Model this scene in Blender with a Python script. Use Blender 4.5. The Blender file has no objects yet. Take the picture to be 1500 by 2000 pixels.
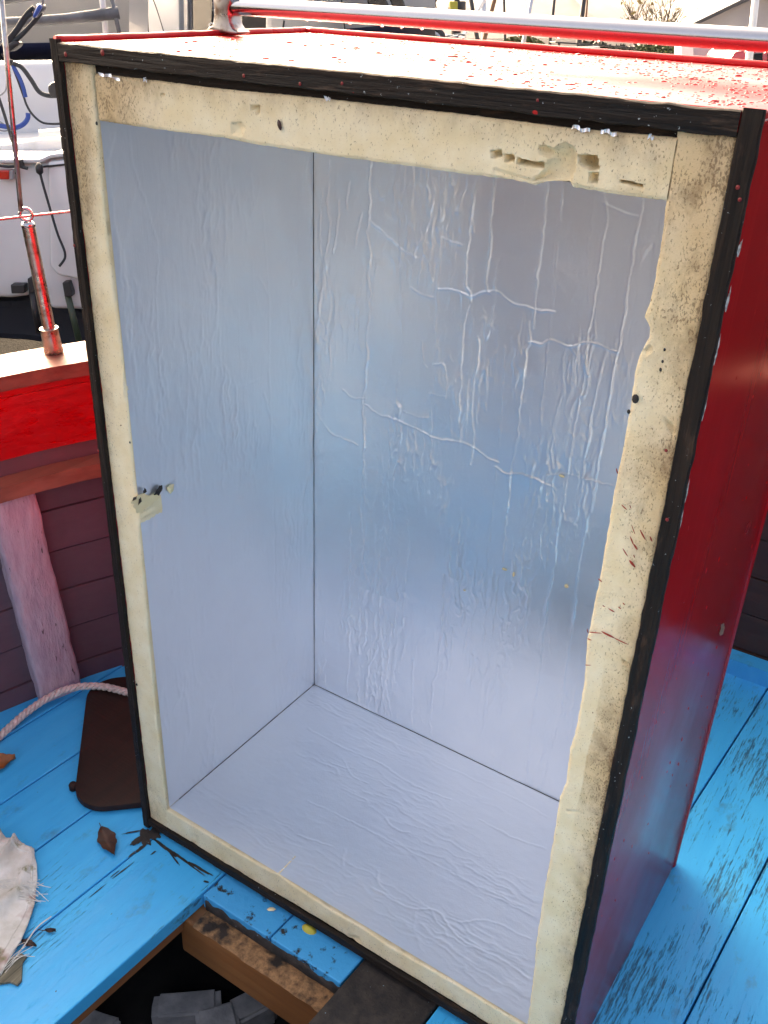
import bpy, bmesh, math, random
import numpy as np
from mathutils import Matrix, Vector
random.seed(7)
sc = bpy.context.scene
COL = sc.collection

# ------------------------------------------------------------------ camera, sky, sun
# Boat frame: origin = lower front left corner of the cool box, X along its front, Y into it, Z up (metres).
F_PX, IW, IH = 1896.9, 1500.0, 2000.0
CAM = np.array([1.04624, -0.84824, 1.39279])
RB = np.array([[0.82984875, 0.55695235, 0.03398731],
               [0.29580201, -0.38745713, -0.87314268],
               [-0.47313024, 0.73462988, -0.48627844]])       # rows: right, down, forward (boat frame)
PITCH = math.radians(26.1)                                     # true downward pitch: the boat lies slightly heeled on the mud
HEAD = np.array([RB[2, 0], RB[2, 1], 0.0]); HEAD /= np.linalg.norm(HEAD)
RGT = np.cross(HEAD, [0, 0, 1.0])
_f = HEAD * math.cos(PITCH) + np.array([0, 0, -math.sin(PITCH)])
RW = np.array([RGT, np.cross(_f, RGT), _f])
T3 = RW.T @ RB                                                 # boat frame -> world
TB = Matrix(T3.tolist()).to_4x4()
TW = Matrix.Identity(4)
CAMW = T3 @ CAM

cd = bpy.data.cameras.new('camera'); cam = bpy.data.objects.new('camera', cd); COL.objects.link(cam)
cd.sensor_fit = 'VERTICAL'; cd.sensor_height = 36.0; cd.lens = 36.0 * F_PX / IH
cd.clip_start = 0.02; cd.clip_end = 9000
m3 = np.array([RW[0], -RW[1], -RW[2]]).T
cam.matrix_world = Matrix.Translation(Vector(CAMW)) @ Matrix(m3.tolist()).to_4x4()
sc.camera = cam

SUN_EL, SUN_DIR = math.radians(27), np.array([-0.86, 0.51])    # horizontal direction towards the sun
world = bpy.data.worlds.new('World'); sc.world = world; world.use_nodes = True
wn = world.node_tree.nodes; wl = world.node_tree.links
bg = wn['Background']; sky = wn.new('ShaderNodeTexSky'); sky.sky_type = 'NISHITA'
sky.sun_disc = False; sky.sun_elevation = SUN_EL; sky.sun_rotation = math.atan2(SUN_DIR[0], SUN_DIR[1])
sky.air_density = 0.45; sky.dust_density = 10.0; sky.ozone_density = 0.0; sky.altitude = 0
wl.new(sky.outputs[0], bg.inputs[0]); bg.inputs[1].default_value = 0.15
sd = bpy.data.lights.new('sun', 'SUN'); sun = bpy.data.objects.new('sun', sd); COL.objects.link(sun)
sd.energy = 0.7; sd.angle = math.radians(12); sd.color = (1.0, 0.93, 0.82)
tos = Vector((SUN_DIR[0] * math.cos(SUN_EL), SUN_DIR[1] * math.cos(SUN_EL), math.sin(SUN_EL)))
sun.rotation_euler = tos.to_track_quat('Z', 'Y').to_euler(); sun.location = (0, 0, 30)
sc.view_settings.view_transform = 'Standard'; sc.view_settings.look = 'None'
sc.view_settings.exposure = 2.85; sc.view_settings.use_white_balance = True; sc.view_settings.white_balance_temperature = 7900; sc.view_settings.gamma = 1.0; sc.view_settings.use_curve_mapping = False
sc.cycles.max_bounces = 10; sc.cycles.diffuse_bounces = 5; sc.cycles.glossy_bounces = 6
sc.cycles.transmission_bounces = 8; sc.cycles.caustics_reflective = True; sc.cycles.sample_clamp_indirect = 6

# ------------------------------------------------------------------ measuring helpers
def ray(px, py, R):
    v = R.T @ np.array([(px - IW / 2) / F_PX, (py - IH / 2) / F_PX, 1.0]); return v / np.linalg.norm(v)
def on(ax, val, px, py):                                      # point of the boat plane axis=val
    v = ray(px, py, RB); return CAM + (val - CAM[ax]) / v[ax] * v
def at(px, py, d):                                            # world point d metres ahead of the camera
    v = ray(px, py, RW); return CAMW + d / (v @ HEAD) * v
def on_ground(px, py, z):
    v = ray(px, py, RW); return CAMW + (z - CAMW[2]) / v[2] * v

# ------------------------------------------------------------------ object helpers
def setp(o, label=None, cat=None, group=None, kind=None):
    for k, v in (('label', label), ('category', cat), ('group', group), ('kind', kind)):
        if v: o[k] = v
    return o
def thing(name, label, cat, base=(0, 0, 0), frame=TB, group=None, kind=None):
    o = bpy.data.objects.new(name, None); o.empty_display_size = 0.05; COL.objects.link(o)
    o.matrix_world = frame @ Matrix.Translation(Vector(base))
    BASE[o.name] = np.array(base, float)
    return setp(o, label, cat, group, kind)
BASE = {}
def make(name, V, Fc, mat, parent=None, frame=TB, base=(0, 0, 0), smooth=False, label=None, cat=None, group=None, kind=None, attr=None, autosm=None):
    V = np.asarray(V, float)
    if parent is not None: base = BASE[parent.name]
    base = np.asarray(base, float)
    me = bpy.data.meshes.new(name)
    if isinstance(Fc, np.ndarray):
        n, k = Fc.shape
        me.vertices.add(len(V)); me.vertices.foreach_set('co', (V - base).astype(np.float32).ravel())
        me.loops.add(n * k); me.loops.foreach_set('vertex_index', Fc.astype(np.int32).ravel())
        me.polygons.add(n); me.polygons.foreach_set('loop_start', np.arange(0, n * k, k, dtype=np.int32))
        me.update(calc_edges=True)
    else:
        me.from_pydata((V - base).tolist(), [], [list(f) for f in Fc]); me.update()
    if attr:
        for an, av in attr.items():
            a = me.attributes.new(an, 'FLOAT', 'POINT'); a.data.foreach_set('value', np.asarray(av, np.float32).ravel())
    if smooth: me.polygons.foreach_set('use_smooth', np.ones(len(me.polygons), bool))
    me.validate()
    me.materials.append(MATS[mat] if isinstance(mat, str) else mat)
    o = bpy.data.objects.new(name, me); COL.objects.link(o)
    if parent is not None: o.parent = parent
    else: o.matrix_world = frame @ Matrix.Translation(Vector(base))
    BASE[o.name] = base
    if autosm: me.set_sharp_from_angle(angle=math.radians(autosm))
    return setp(o, label, cat, group, kind)
def box_vf(lo, hi, bev=0.0, seg=1):
    bm = bmesh.new(); bmesh.ops.create_cube(bm, size=1.0)
    lo = np.array(lo, float); hi = np.array(hi, float)
    for v in bm.verts: v.co = Vector(((lo + hi) / 2 + np.array(v.co) * (hi - lo)).tolist())
    if bev: bmesh.ops.bevel(bm, geom=bm.edges[:], offset=bev, segments=seg, affect='EDGES', profile=.5)
    return vf(bm)
def vf(bm):
    bm.verts.index_update()
    V = np.array([v.co[:] for v in bm.verts]); Fc = [[v.index for v in f.verts] for f in bm.faces]; bm.free(); return V, Fc
def hull_vf(bottom, top, bev=0.0, seg=1):                     # two matching loops -> closed solid
    bm = bmesh.new(); n = len(bottom)
    a = [bm.verts.new(p) for p in bottom]; b = [bm.verts.new(p) for p in top]
    bm.faces.new(a[::-1]); bm.faces.new(b)
    for i in range(n): bm.faces.new((a[i], a[(i + 1) % n], b[(i + 1) % n], b[i]))
    bmesh.ops.recalc_face_normals(bm, faces=bm.faces[:])
    if bev: bmesh.ops.bevel(bm, geom=bm.edges[:], offset=bev, segments=seg, affect='EDGES', profile=.5)
    return vf(bm)
def spline(P, n=8):
    P = [np.array(p, float) for p in P]; P = [2 * P[0] - P[1]] + P + [2 * P[-1] - P[-2]]; out = []
    for i in range(1, len(P) - 2):
        for k in range(n):
            t = k / n; a, b, c, d = P[i - 1:i + 3]
            out.append(.5 * ((2 * b) + (c - a) * t + (2 * a - 5 * b + 4 * c - d) * t * t + (3 * b - a - 3 * c + d) * t ** 3))
    out.append(P[-2]); return np.array(out)
def tube_vf(P, r, seg=10, cap=True):
    P = np.array(P, float); n = len(P); rr = np.full(n, r) if np.isscalar(r) else np.array(r)
    V = []; Fc = []; u = None
    for i in range(n):
        t = P[min(i + 1, n - 1)] - P[max(i - 1, 0)]; t /= np.linalg.norm(t) + 1e-12
        if u is None:
            u = np.cross(t, [0, 0, 1.0]); 
            if np.linalg.norm(u) < 1e-3: u = np.cross(t, [1.0, 0, 0])
        u = u - t * (u @ t); u /= np.linalg.norm(u); w = np.cross(t, u)
        for k in range(seg):
            a = 2 * math.pi * k / seg; V.append(P[i] + rr[i] * (math.cos(a) * u + math.sin(a) * w))
    for i in range(n - 1):
        for k in range(seg):
            k2 = (k + 1) % seg; Fc.append((i * seg + k, i * seg + k2, (i + 1) * seg + k2, (i + 1) * seg + k))
    if cap: Fc.append(tuple(range(seg))[::-1]); Fc.append(tuple(range((n - 1) * seg, n * seg)))
    return np.array(V), Fc
def lathe_vf(prof, c, axis=(0, 0, 1), seg=20):
    ax = np.array(axis, float); ax /= np.linalg.norm(ax); u = np.cross(ax, [0.3, 1, 0.1]); u /= np.linalg.norm(u); w = np.cross(ax, u)
    V = []; Fc = []
    for r, z in prof:
        for k in range(seg):
            a = 2 * math.pi * k / seg; V.append(np.array(c) + ax * z + r * (math.cos(a) * u + math.sin(a) * w))
    for i in range(len(prof) - 1):
        for k in range(seg):
            k2 = (k + 1) % seg; Fc.append((i * seg + k, i * seg + k2, (i + 1) * seg + k2, (i + 1) * seg + k))
    Fc.append(tuple(range(seg))[::-1]); Fc.append(tuple(range((len(prof) - 1) * seg, len(prof) * seg)))
    return np.array(V), Fc
def join(parts):
    V = []; Fc = []; o = 0
    for v, f in parts:
        V.append(np.asarray(v)); Fc += [tuple(i + o for i in q) for q in f]; o += len(v)
    return np.vstack(V), Fc
def grid_faces(nu, nv):
    i = np.arange(nu - 1)[:, None]; j = np.arange(nv - 1)[None, :]
    a = (i * nv + j).ravel(); return np.stack([a, a + nv, a + nv + 1, a + 1], 1)
def domes_vf(C, N, RX, RY, H, U, seg=8):                       # many low domes at once (numpy)
    C = np.asarray(C); k = len(C); W = np.cross(N, U)
    ang = np.linspace(0, 2 * np.pi, seg, endpoint=False); V = []; Fc = []
    for ring, (q, hz) in enumerate(((1.0, 0.0), (0.72, 0.62))):
        for a in ang:
            V.append(C + U * (RX * q * math.cos(a))[:, None] + W * (RY * q * math.sin(a))[:, None] + N * (H * hz)[:, None])
    V.append(C + N * H[:, None]); V = np.stack(V, 1); nv = 2 * seg + 1
    f = []
    for i in range(seg):
        j = (i + 1) % seg; f += [(i, j, seg + j), (i, seg + j, seg + i), (seg + i, seg + j, 2 * seg)]
    f = np.array(f); Fc = (f[None] + (np.arange(k) * nv)[:, None, None]).reshape(-1, 3)
    return V.reshape(-1, 3), Fc

# numpy noise
def vnoise(x, y, seed):
    xi = np.floor(x).astype(np.int64); yi = np.floor(y).astype(np.int64); fx = x - xi; fy = y - yi
    fx = fx * fx * (3 - 2 * fx); fy = fy * fy * (3 - 2 * fy)
    def h(a, b):
        n = (a * 374761393 + b * 668265263 + seed * 2147483647) & 0xffffffff
        n = ((n ^ (n >> 13)) * 1274126177) & 0xffffffff
        return ((n ^ (n >> 16)) & 0xffff) / 65535.0
    return (h(xi, yi) * (1 - fx) + h(xi + 1, yi) * fx) * (1 - fy) + (h(xi, yi + 1) * (1 - fx) + h(xi + 1, yi + 1) * fx) * fy
def fbm(x, y, seed, oct=4, gain=.5):
    s = 0; a = 1; t = 0
    for i in range(oct):
        s = s + a * vnoise(x * 2 ** i + 17.3 * i, y * 2 ** i - 9.1 * i, seed + i); t += a; a *= gain
    return s / t

# ------------------------------------------------------------------ materials
MATS = {}
class Mt:
    def __init__(s, name, color=(.5, .5, .5), rough=.5, metal=0.0, coat=0.0, spec=.5, coord='Object'):
        s.m = bpy.data.materials.new(name); s.m.use_nodes = True; s.nt = s.m.node_tree; s.b = s.nt.nodes['Principled BSDF']
        s.v = s.nt.nodes.new('ShaderNodeTexCoord').outputs[coord]
        s.set('Base Color', color); s.set('Roughness', rough); s.set('Metallic', metal); s.set('Coat Weight', coat); s.set('Specular IOR Level', spec)
        MATS[name] = s.m
    def put(s, sock, val):
        if hasattr(val, 'is_output'): s.nt.links.new(val, sock)
        else:
            if hasattr(sock.default_value, '__len__') and not hasattr(val, '__len__'): val = (val,) * 3
            if hasattr(sock.default_value, '__len__') and len(sock.default_value) == 4 and len(val) == 3: val = (*val, 1)
            sock.default_value = val
    def set(s, key, val): s.put(s.b.inputs[key], val); return s
    def map(s, scale=(1, 1, 1), rot=(0, 0, 0), loc=(0, 0, 0)):
        n = s.nt.nodes.new('ShaderNodeMapping'); s.nt.links.new(s.v, n.inputs[0])
        n.inputs['Scale'].default_value = scale; n.inputs['Rotation'].default_value = rot; n.inputs['Location'].default_value = loc; return n.outputs[0]
    def noise(s, scale=5, vec=None, detail=4, rough=.55, dist=0.0):
        n = s.nt.nodes.new('ShaderNodeTexNoise'); s.nt.links.new(vec if vec is not None else s.v, n.inputs['Vector'])
        n.inputs['Scale'].default_value = scale; n.inputs['Detail'].default_value = detail; n.inputs['Roughness'].default_value = rough; n.inputs['Distortion'].default_value = dist
        return n.outputs['Fac']
    def vor(s, scale=5, vec=None, feature='F1', out='Distance'):
        n = s.nt.nodes.new('ShaderNodeTexVoronoi'); n.feature = feature; s.nt.links.new(vec if vec is not None else s.v, n.inputs['Vector']); n.inputs['Scale'].default_value = scale
        return n.outputs[out]
    def ramp(s, fac, a, b, c0=0.0, c1=1.0):                    # linear remap, clamped
        n = s.nt.nodes.new('ShaderNodeMapRange'); n.clamp = True; s.put(n.inputs[0], fac)
        for i, v in enumerate((a, b, c0, c1)): n.inputs[i + 1].default_value = v
        return n.outputs[0]
    def mix(s, fac, a, b):
        n = s.nt.nodes.new('ShaderNodeMix'); n.data_type = 'RGBA'; s.put(n.inputs[0], fac); s.put(n.inputs[6], a); s.put(n.inputs[7], b); return n.outputs[2]
    def math(s, op, a, b=0.0):
        n = s.nt.nodes.new('ShaderNodeMath'); n.operation = op; s.put(n.inputs[0], a); s.put(n.inputs[1], b); return n.outputs[0]
    def attr(s, name):
        n = s.nt.nodes.new('ShaderNodeAttribute'); n.attribute_name = name; return n.outputs['Fac']
    def xyz(s):
        n = s.nt.nodes.new('ShaderNodeSeparateXYZ'); s.nt.links.new(s.v, n.inputs[0]); return n.outputs
    def rnd(s): return s.nt.nodes.new('ShaderNodeObjectInfo').outputs['Random']
    def bump(s, h, strength=.4, dist=.003, nrm=None):
        n = s.nt.nodes.new('ShaderNodeBump'); s.put(n.inputs['Height'], h); n.inputs['Strength'].default_value = strength; n.inputs['Distance'].default_value = dist
        if nrm is not None: s.nt.links.new(nrm, n.inputs['Normal'])
        s.nt.links.new(n.outputs[0], s.b.inputs['Normal']); return n.outputs[0]

def wood(name, c0, c1, axis, rough=.55, grain=1.0, bumpd=.0015, coat=0.0, wear=None):
    m = Mt(name, rough=rough, coat=coat)
    sc_ = [60, 60, 60]; sc_[axis] = 3
    g = m.noise(1, m.map(tuple(sc_)), 6, .6, .4); big = m.noise(3, None, 3)
    c = m.mix(m.ramp(g, .3, .7), c0, c1); c = m.mix(m.ramp(big, .35, .7, 0, .6), c, tuple(x * .55 for x in c0))
    if wear:
        wc, thr = wear; s2 = [35, 35, 35]; s2[axis] = 5
        w = m.ramp(m.noise(1, m.map(tuple(s2), loc=(3, 1, 7)), 5, .65), thr, thr + .06); c = m.mix(w, c, wc)
    m.set('Base Color', c); m.set('Roughness', m.ramp(g, .2, .8, rough - .12, rough + .12)); m.bump(g, .5 * grain, bumpd); return m

# foil facing
m = Mt('foil', (.80, .81, .84), .36, .90)
st = m.noise(1, m.map((1.2, 1.2, 90)), 3); fine = m.noise(900, None, 2)
m.set('Base Color', m.mix(m.ramp(m.noise(4), .3, .7), (.74, .78, .835), (.81, .845, .885)))
m.set('Roughness', m.ramp(m.noise(7, None, 4), .3, .7, .33, .43))
vs = m.noise(1, m.map((420, 420, 2.5)), 3, .6)
m.bump(m.math('ADD', m.noise(240, None, 3), m.math('MULTIPLY', vs, 1.3)), .16, .0006)
# foam board edge, 'dirt' vertex attribute = distance based mould and stains
m = Mt('foam', rough=.85, spec=.25)
d = m.attr('dirt')
base = m.mix(m.ramp(m.noise(30, None, 4), .35, .7), (.80, .68, .43), (.87, .78, .56))
base = m.mix(m.ramp(m.noise(9, None, 3), .5, .75, 0, .4), base, (.78, .62, .34))
specks = m.noise(620, m.map((1, 1, .55), rot=(0, .6, 0)), 3, .6)
sp = m.ramp(m.math('SUBTRACT', specks, m.math('MULTIPLY', m.math('MULTIPLY', d, m.ramp(m.noise(26, None, 3), .3, .62, .0, 1.0)), .15)), .275, .36, 1, 0)
c = m.mix(m.ramp(d, .2, 1.0, 0, .62), base, (.56, .36, .16))
c = m.mix(m.math('MULTIPLY', sp, .62), c, (.13, .07, .035))
sm_ = m.ramp(m.noise(34, m.map((1, 1, .7), loc=(4, 1, 2)), 6, .7), .46, .72, 0, 1.0); c = m.mix(m.math('MULTIPLY', m.math('MULTIPLY', sm_, m.ramp(d, .12, .8)), .75), c, (.22, .135, .07))
rs = m.ramp(m.noise(140, m.map((1, 1, .6)), 2), .235, .215)
c = m.mix(m.math('MULTIPLY', rs, .9), c, (.13, .06, .03))
m.set('Base Color', c); m.bump(m.math('ADD', m.math('ADD', m.noise(420, None, 3), m.noise(1300, None, 2)), m.math('MULTIPLY', sp, -.8)), .6, .0014)
m = Mt('foam_raw', (.78, .66, .40), .9, spec=.2); m.bump(m.noise(500, None, 3), .5, .001)
# black bitumen painted plywood edges
def blackedge(name, axis):
    m = Mt(name, rough=.7, spec=.22)
    s_ = [150, 150, 150]; s_[axis] = 7
    g = m.noise(1, m.map(tuple(s_)), 5, .65, .3)
    s3 = [70, 70, 70]; s3[axis] = 16
    fl = m.noise(1, m.map(tuple(s3), loc=(5, 2, 1)), 4, .7)
    c = m.mix(m.ramp(g, .35, .7), (.003, .0026, .0026), (.026, .017, .012))
    c = m.mix(m.ramp(fl, .57, .68), c, (.050, .030, .020))
    ws = m.ramp(m.noise(260, None, 2, .6), .72, .75); clus = m.ramp(m.noise(11, None, 2), .42, .6)
    c = m.mix(m.math('MULTIPLY', ws, clus), c, (.42, .50, .55))
    rsp = m.ramp(m.noise(75, m.map(loc=(9, 9, 9)), 1), .80, .82); c = m.mix(rsp, c, (.4, .01, .01))
    m.set('Base Color', c); m.set('Roughness', m.ramp(g, .3, .7, .5, .8)); m.bump(g, 1.0, .004)
blackedge('black_z', 2); blackedge('black_x', 0)
# red gloss paint
def redpaint(name, axis, col=(.33, .006, .010), rough=.10, coat=.15, spec=.5):
    m = Mt(name, rough=rough, coat=coat, spec=spec)
    s_ = [70, 70, 70]; s_[axis] = 2.2
    g = m.noise(1, m.map(tuple(s_)), 4, .6); b2 = m.noise(6, None, 3)
    c = m.mix(m.ramp(b2, .3, .7), col, tuple(x * .82 for x in col)); c = m.mix(m.ramp(g, .55, .8, 0, .35), c, (.42, .02, .02))
    m.set('Base Color', c); m.set('Roughness', m.ramp(b2, .3, .75, rough * .7, rough * 1.8)); m.set('Coat Roughness', .06)
    n = m.bump(m.math('ADD', g, m.math('MULTIPLY', m.noise(30, None, 2), .8)), .10, .002); m.nt.links.new(n, m.b.inputs['Coat Normal'])
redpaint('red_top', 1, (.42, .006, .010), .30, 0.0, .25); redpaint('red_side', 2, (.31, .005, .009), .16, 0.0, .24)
m = Mt('red_blob', (.20, .006, .006), .5); m = Mt('splat_red', (.30, .022, .008), .5)
m = Mt('chip_white', rough=.8); m.set('Base Color', m.mix(m.ramp(m.noise(200), .45, .6), (.46, .46, .44), (.22, .2, .18)))
m = Mt('chip_wood', rough=.8); m.set('Base Color', m.mix(m.ramp(m.noise(150), .4, .6), (.20, .13, .085), (.10, .06, .04)))
m = Mt('water', (1, 1, 1), .0); m.set('Transmission Weight', 1.0); m.set('IOR', 1.33)
m = Mt('drop_on_red', (.34, .006, .010), .06); m.set('IOR', 1.33)
# blue deck paint, clean to worn
def blue(name, wear, seed):
    m = Mt(name, rough=.45, spec=.28)
    off = (seed * 1.7, seed * .9, 0)
    g = m.noise(1, m.map((190, 9, 60), rot=(0, 0, .05), loc=off), 4, .62, .5); g2 = m.noise(1, m.map((38, 3, 20), loc=off), 5, .65, .2)
    patch = m.noise(1, m.map((7, 4, 4), loc=off), 4, .6); r = m.rnd()
    c = m.mix(m.ramp(g2, .35, .7), (.016, .37, .76), (.024, .43, .82)); c = m.mix(m.ramp(patch, .45, .75, 0, .45), c, (.07, .53, .86))
    c = m.mix(m.ramp(r, 0, 1, 0, .28), c, (.014, .32, .70))
    pm = m.ramp(patch, .60 - .22 * wear, .78 - .22 * wear)                # where the paint has gone
    fs = m.noise(1, m.map((330, 42, 60), loc=off), 4, .72); gw = m.ramp(m.math('ADD', m.math('MULTIPLY', m.math('ADD', g, fs), .5), m.math('MULTIPLY', pm, .03 + .10 * wear)), .585, .68)
    c = m.mix(m.math('MULTIPLY', gw, m.ramp(pm, 0, .25, .0, .72)), c, m.mix(g2, (.008, .010, .014), (.03, .036, .042)))
    dt = m.ramp(m.noise(16, m.map((1, .6, 1), loc=off), 5, .7), .58, .74, 0, .45 + .2 * wear); c = m.mix(dt, c, (.06, .14, .17))
    sp = m.ramp(m.noise(130, m.map((1, .7, 1), loc=off), 2), .765, .785); c = m.mix(sp, c, (.03, .035, .04))
    m.set('Base Color', c); m.set('Roughness', m.ramp(g2, .3, .7, .34, .55))
    m.bump(m.math('ADD', m.math('MULTIPLY', g, -.6), m.math('MULTIPLY', gw, -.7)), .55, .0016)
blue('blue_clean', 0.35, 1); blue('blue_mid', .45, 4); blue('blue_worn', .85, 8)
m = Mt('blue_dirty', rough=.6); c = m.mix(m.ramp(m.noise(30, None, 5, .7), .57, .63), (.02, .33, .68), (.008, .009, .01)); m.set('Base Color', c); m.bump(m.noise(90, None, 4), .6, .002)
m = Mt('tar', rough=.7); g = m.noise(40, None, 5, .7); c = m.mix(m.ramp(g, .4, .65), (.008, .008, .009), (.035, .028, .024)); c = m.mix(m.ramp(m.noise(150, None, 2), .73, .76), c, (.2, .35, .5)); m.set('Base Color', c); m.bump(g, .8, .003)
wood('orange_wood', (.26, .095, .03), (.38, .17, .06), 0, .6); wood('orange_wood_y', (.20, .075, .028), (.30, .13, .05), 1, .6)
m = Mt('rough_ochre', rough=.9); g = m.noise(70, None, 6, .75); c = m.mix(m.ramp(g, .3, .62), (.07, .035, .018), (.40, .22, .10)); c = m.mix(m.ramp(m.noise(18), .56, .66), c, (.02, .015, .012)); m.set('Base Color', c); m.bump(g, 1.0, .006)
wood('deck_grey_reflect', (.34, .33, .31), (.44, .42, .40), 1, .6)  # grey for the unseen forward planks, chosen to neutralise the foil's reflection
wood('mauve', (.105, .060, .078), (.135, .080, .10), 1, .62, .5, .001)
m = Mt('lilac', rough=.65); g = m.noise(1, m.map((60, 60, 14)), 5, .65); b2 = m.noise(1, m.map((90, 90, 24)), 4, .6)
c = m.mix(m.ramp(g, .3, .7), (.34, .245, .30), (.50, .40, .46)); c = m.mix(m.ramp(b2, .645, .69), c, (.06, .035, .04)); m.set('Base Color', c); m.bump(m.math('ADD', g, m.math('MULTIPLY', b2, .5)), .8, .006)
wood('stern_brown', (.018, .011, .008), (.045, .028, .02), 0, .6)
m = Mt('wale_red', rough=.28, coat=.2); g = m.noise(1, m.map((40, 6, 60)), 6, .65, .3); bg_ = m.noise(4, None, 4)
c = m.mix(m.ramp(bg_, .35, .65), (.42, .004, .008), (.20, .002, .005)); c = m.mix(m.ramp(g, .66, .70), c, (.075, .03, .03)); c = m.mix(m.ramp(m.noise(1, m.map((70, 11, 90), loc=(3, 2, 1)), 5, .7), .70, .73), c, (.50, .20, .19))
m.set('Base Color', c); m.set('Roughness', m.ramp(g, .3, .7, .2, .5)); m.bump(m.math('ADD', g, m.math('MULTIPLY', bg_, 1.2)), .4, .005)
wood('varnish', (.12, .034, .022), (.24, .10, .065), 1, .6, 1.0, .0015, 0.0).set('Specular IOR Level', .3); wood('stringer', (.17, .062, .038), (.27, .11, .07), 1, .5)
m = wood('board', (.022, .010, .008), (.050, .021, .016), 1, .62, .9, .0012); m.set('Specular IOR Level', .25)
g = m.noise(1, m.map((9, 190, 60), rot=(0, 0, .79)), 4, .6); m.bump(g, .7, .0014)
m = Mt('steel', (.44, .45, .47), .16, 1.0); m.set('Roughness', m.ramp(m.noise(40, None, 4), .35, .7, .10, .22))
m = Mt('steel_dull', (.55, .52, .49), .3, 1.0); m.set('Base Color', m.mix(m.ramp(m.noise(60, None, 4), .5, .7), (.38, .37, .36), (.18, .12, .09))); m.set('Roughness', m.ramp(m.noise(35), .3, .7, .2, .42))
m = Mt('rope_white', rough=.85); m.set('Base Color', m.mix(m.ramp(m.noise(120, None, 4), .35, .7), (.42, .37, .34), (.66, .60, .57))); m.bump(m.noise(600, None, 3), .5, .001)
m = Mt('canvas', rough=.9); g = m.noise(18, None, 5, .65); c = m.mix(m.ramp(g, .4, .65), (.70, .70, .68), (.52, .51, .46)); c = m.mix(m.ramp(m.noise(9, m.map(loc=(2, 3, 1)), 4), .58, .68), c, (.22, .06, .03)); c = m.mix(m.ramp(m.noise(30, m.map(loc=(7, 3, 1)), 4), .57, .66), c, (.20, .20, .10)); m.set('Base Color', c); m.bump(m.noise(700, None, 2), .5, .0008)
m = Mt('thread', (.66, .65, .60), .8)
m = Mt('leaf_brown', rough=.5); m.set('Base Color', m.mix(m.ramp(m.noise(60, None, 4), .35, .65), (.028, .012, .009), (.062, .024, .014))); m.bump(m.noise(160), .5, .001)
m = Mt('leaf_orange', rough=.55); m.set('Base Color', m.mix(m.ramp(m.noise(60, None, 4), .35, .65), (.36, .12, .03), (.20, .07, .02)))
m = Mt('stone', rough=.9); m.set('Base Color', m.mix(m.ramp(m.noise(25, None, 5), .35, .65), (.34, .34, .34), (.55, .54, .53))); m.bump(m.noise(60, None, 5), .7, .005)
m = Mt('bilge', rough=.8); m.set('Base Color', m.mix(m.ramp(m.noise(12, None, 4), .4, .65), (.007, .007, .008), (.02, .018, .016))); m.bump(m.noise(30, None, 4), .6, .006)
# surroundings
m = Mt('gelcoat', rough=.22, coat=.4); g = m.noise(2.5, None, 4); m.set('Base Color', m.mix(m.ramp(g, .4, .7), (.66, .67, .68), (.60, .61, .62)))
m = Mt('gelcoat_dirty', rough=.3, coat=.3); g = m.noise(1, m.map((9, 9, 2)), 5, .6); m.set('Base Color', m.mix(m.ramp(g, .5, .8), (.64, .65, .66), (.48, .47, .44)))
m = Mt('cream', rough=.28, coat=.3); m.set('Base Color', m.mix(m.ramp(m.noise(1.2, None, 4), .35, .7), (.70, .68, .65), (.78, .76, .73)))
m = Mt('navy', (.008, .014, .05), .4); m = Mt('antifoul', (.010, .016, .030), .7)
m = Mt('rubber', (.02, .02, .022), .5); m = Mt('grey_tube', rough=.5); m.set('Base Color', m.mix(m.ramp(m.noise(20, None, 4), .4, .6), (.10, .105, .11), (.15, .155, .16)))
m = Mt('glass_dark', (.012, .015, .02), .06, spec=.6); m = Mt('blue_plastic', (.03, .10, .42), .35); m = Mt('rope_blue', (.02, .06, .26), .8); m = Mt('rope_dark', (.035, .04, .045), .85); m = Mt('rope_grey', (.22, .23, .24), .85)
m = Mt('red_lens', (.50, .02, .012), .2, coat=.5); m = Mt('pole_green', (.03, .05, .03), .5); m = Mt('white_paint', (.75, .75, .73), .4); m = Mt('alloy', (.45, .46, .48), .35, .8); m = Mt('dark_paint', (.02, .02, .022), .5)
m = Mt('wood_pole', (.16, .09, .05), .7); m = Mt('yellow', (.45, .40, .05), .5); m = Mt('panel_grey', (.34, .35, .37), .6); m = Mt('car_red', (.42, .012, .014), .2, coat=.8)
m = Mt('ground', rough=1.0, spec=.05); g = m.noise(5, None, 7, .7); c = m.mix(m.ramp(g, .35, .68), (.002, .0018, .0016), (.009, .0075, .006)); c = m.mix(m.ramp(m.noise(26, None, 4), .64, .72), c, (.022, .019, .016)); m.set('Base Color', c); m.bump(m.noise(40, None, 5), 1.0, .03)
m = Mt('hard', rough=.9); g = m.noise(.6, None, 6, .65); m.set('Base Color', m.mix(m.ramp(g, .35, .7), (.24, .22, .20), (.33, .31, .29)))
m = Mt('render_wall', rough=.9); m.set('Base Color', m.mix(m.ramp(m.noise(1.5, None, 5), .3, .7), (.30, .29, .30), (.36, .35, .355)))
m = Mt('slate', (.045, .045, .05), .6); m = Mt('quay_wall', rough=.9); m.set('Base Color', m.mix(m.ramp(m.noise(2, None, 5), .3, .7), (.42, .37, .32), (.52, .47, .41)))
m = Mt('hill', rough=1.0, spec=.1); g = m.noise(.012, None, 6, .6); m.set('Base Color', m.mix(m.ramp(g, .35, .68), (.17, .14, .13), (.13, .115, .105)))
m = Mt('bush_leaf', rough=.6); m.set('Base Color', m.mix(m.rnd(), (.05, .075, .02), (.09, .10, .03))); m = Mt('bush_dark', (.018, .022, .012), .7)
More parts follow.
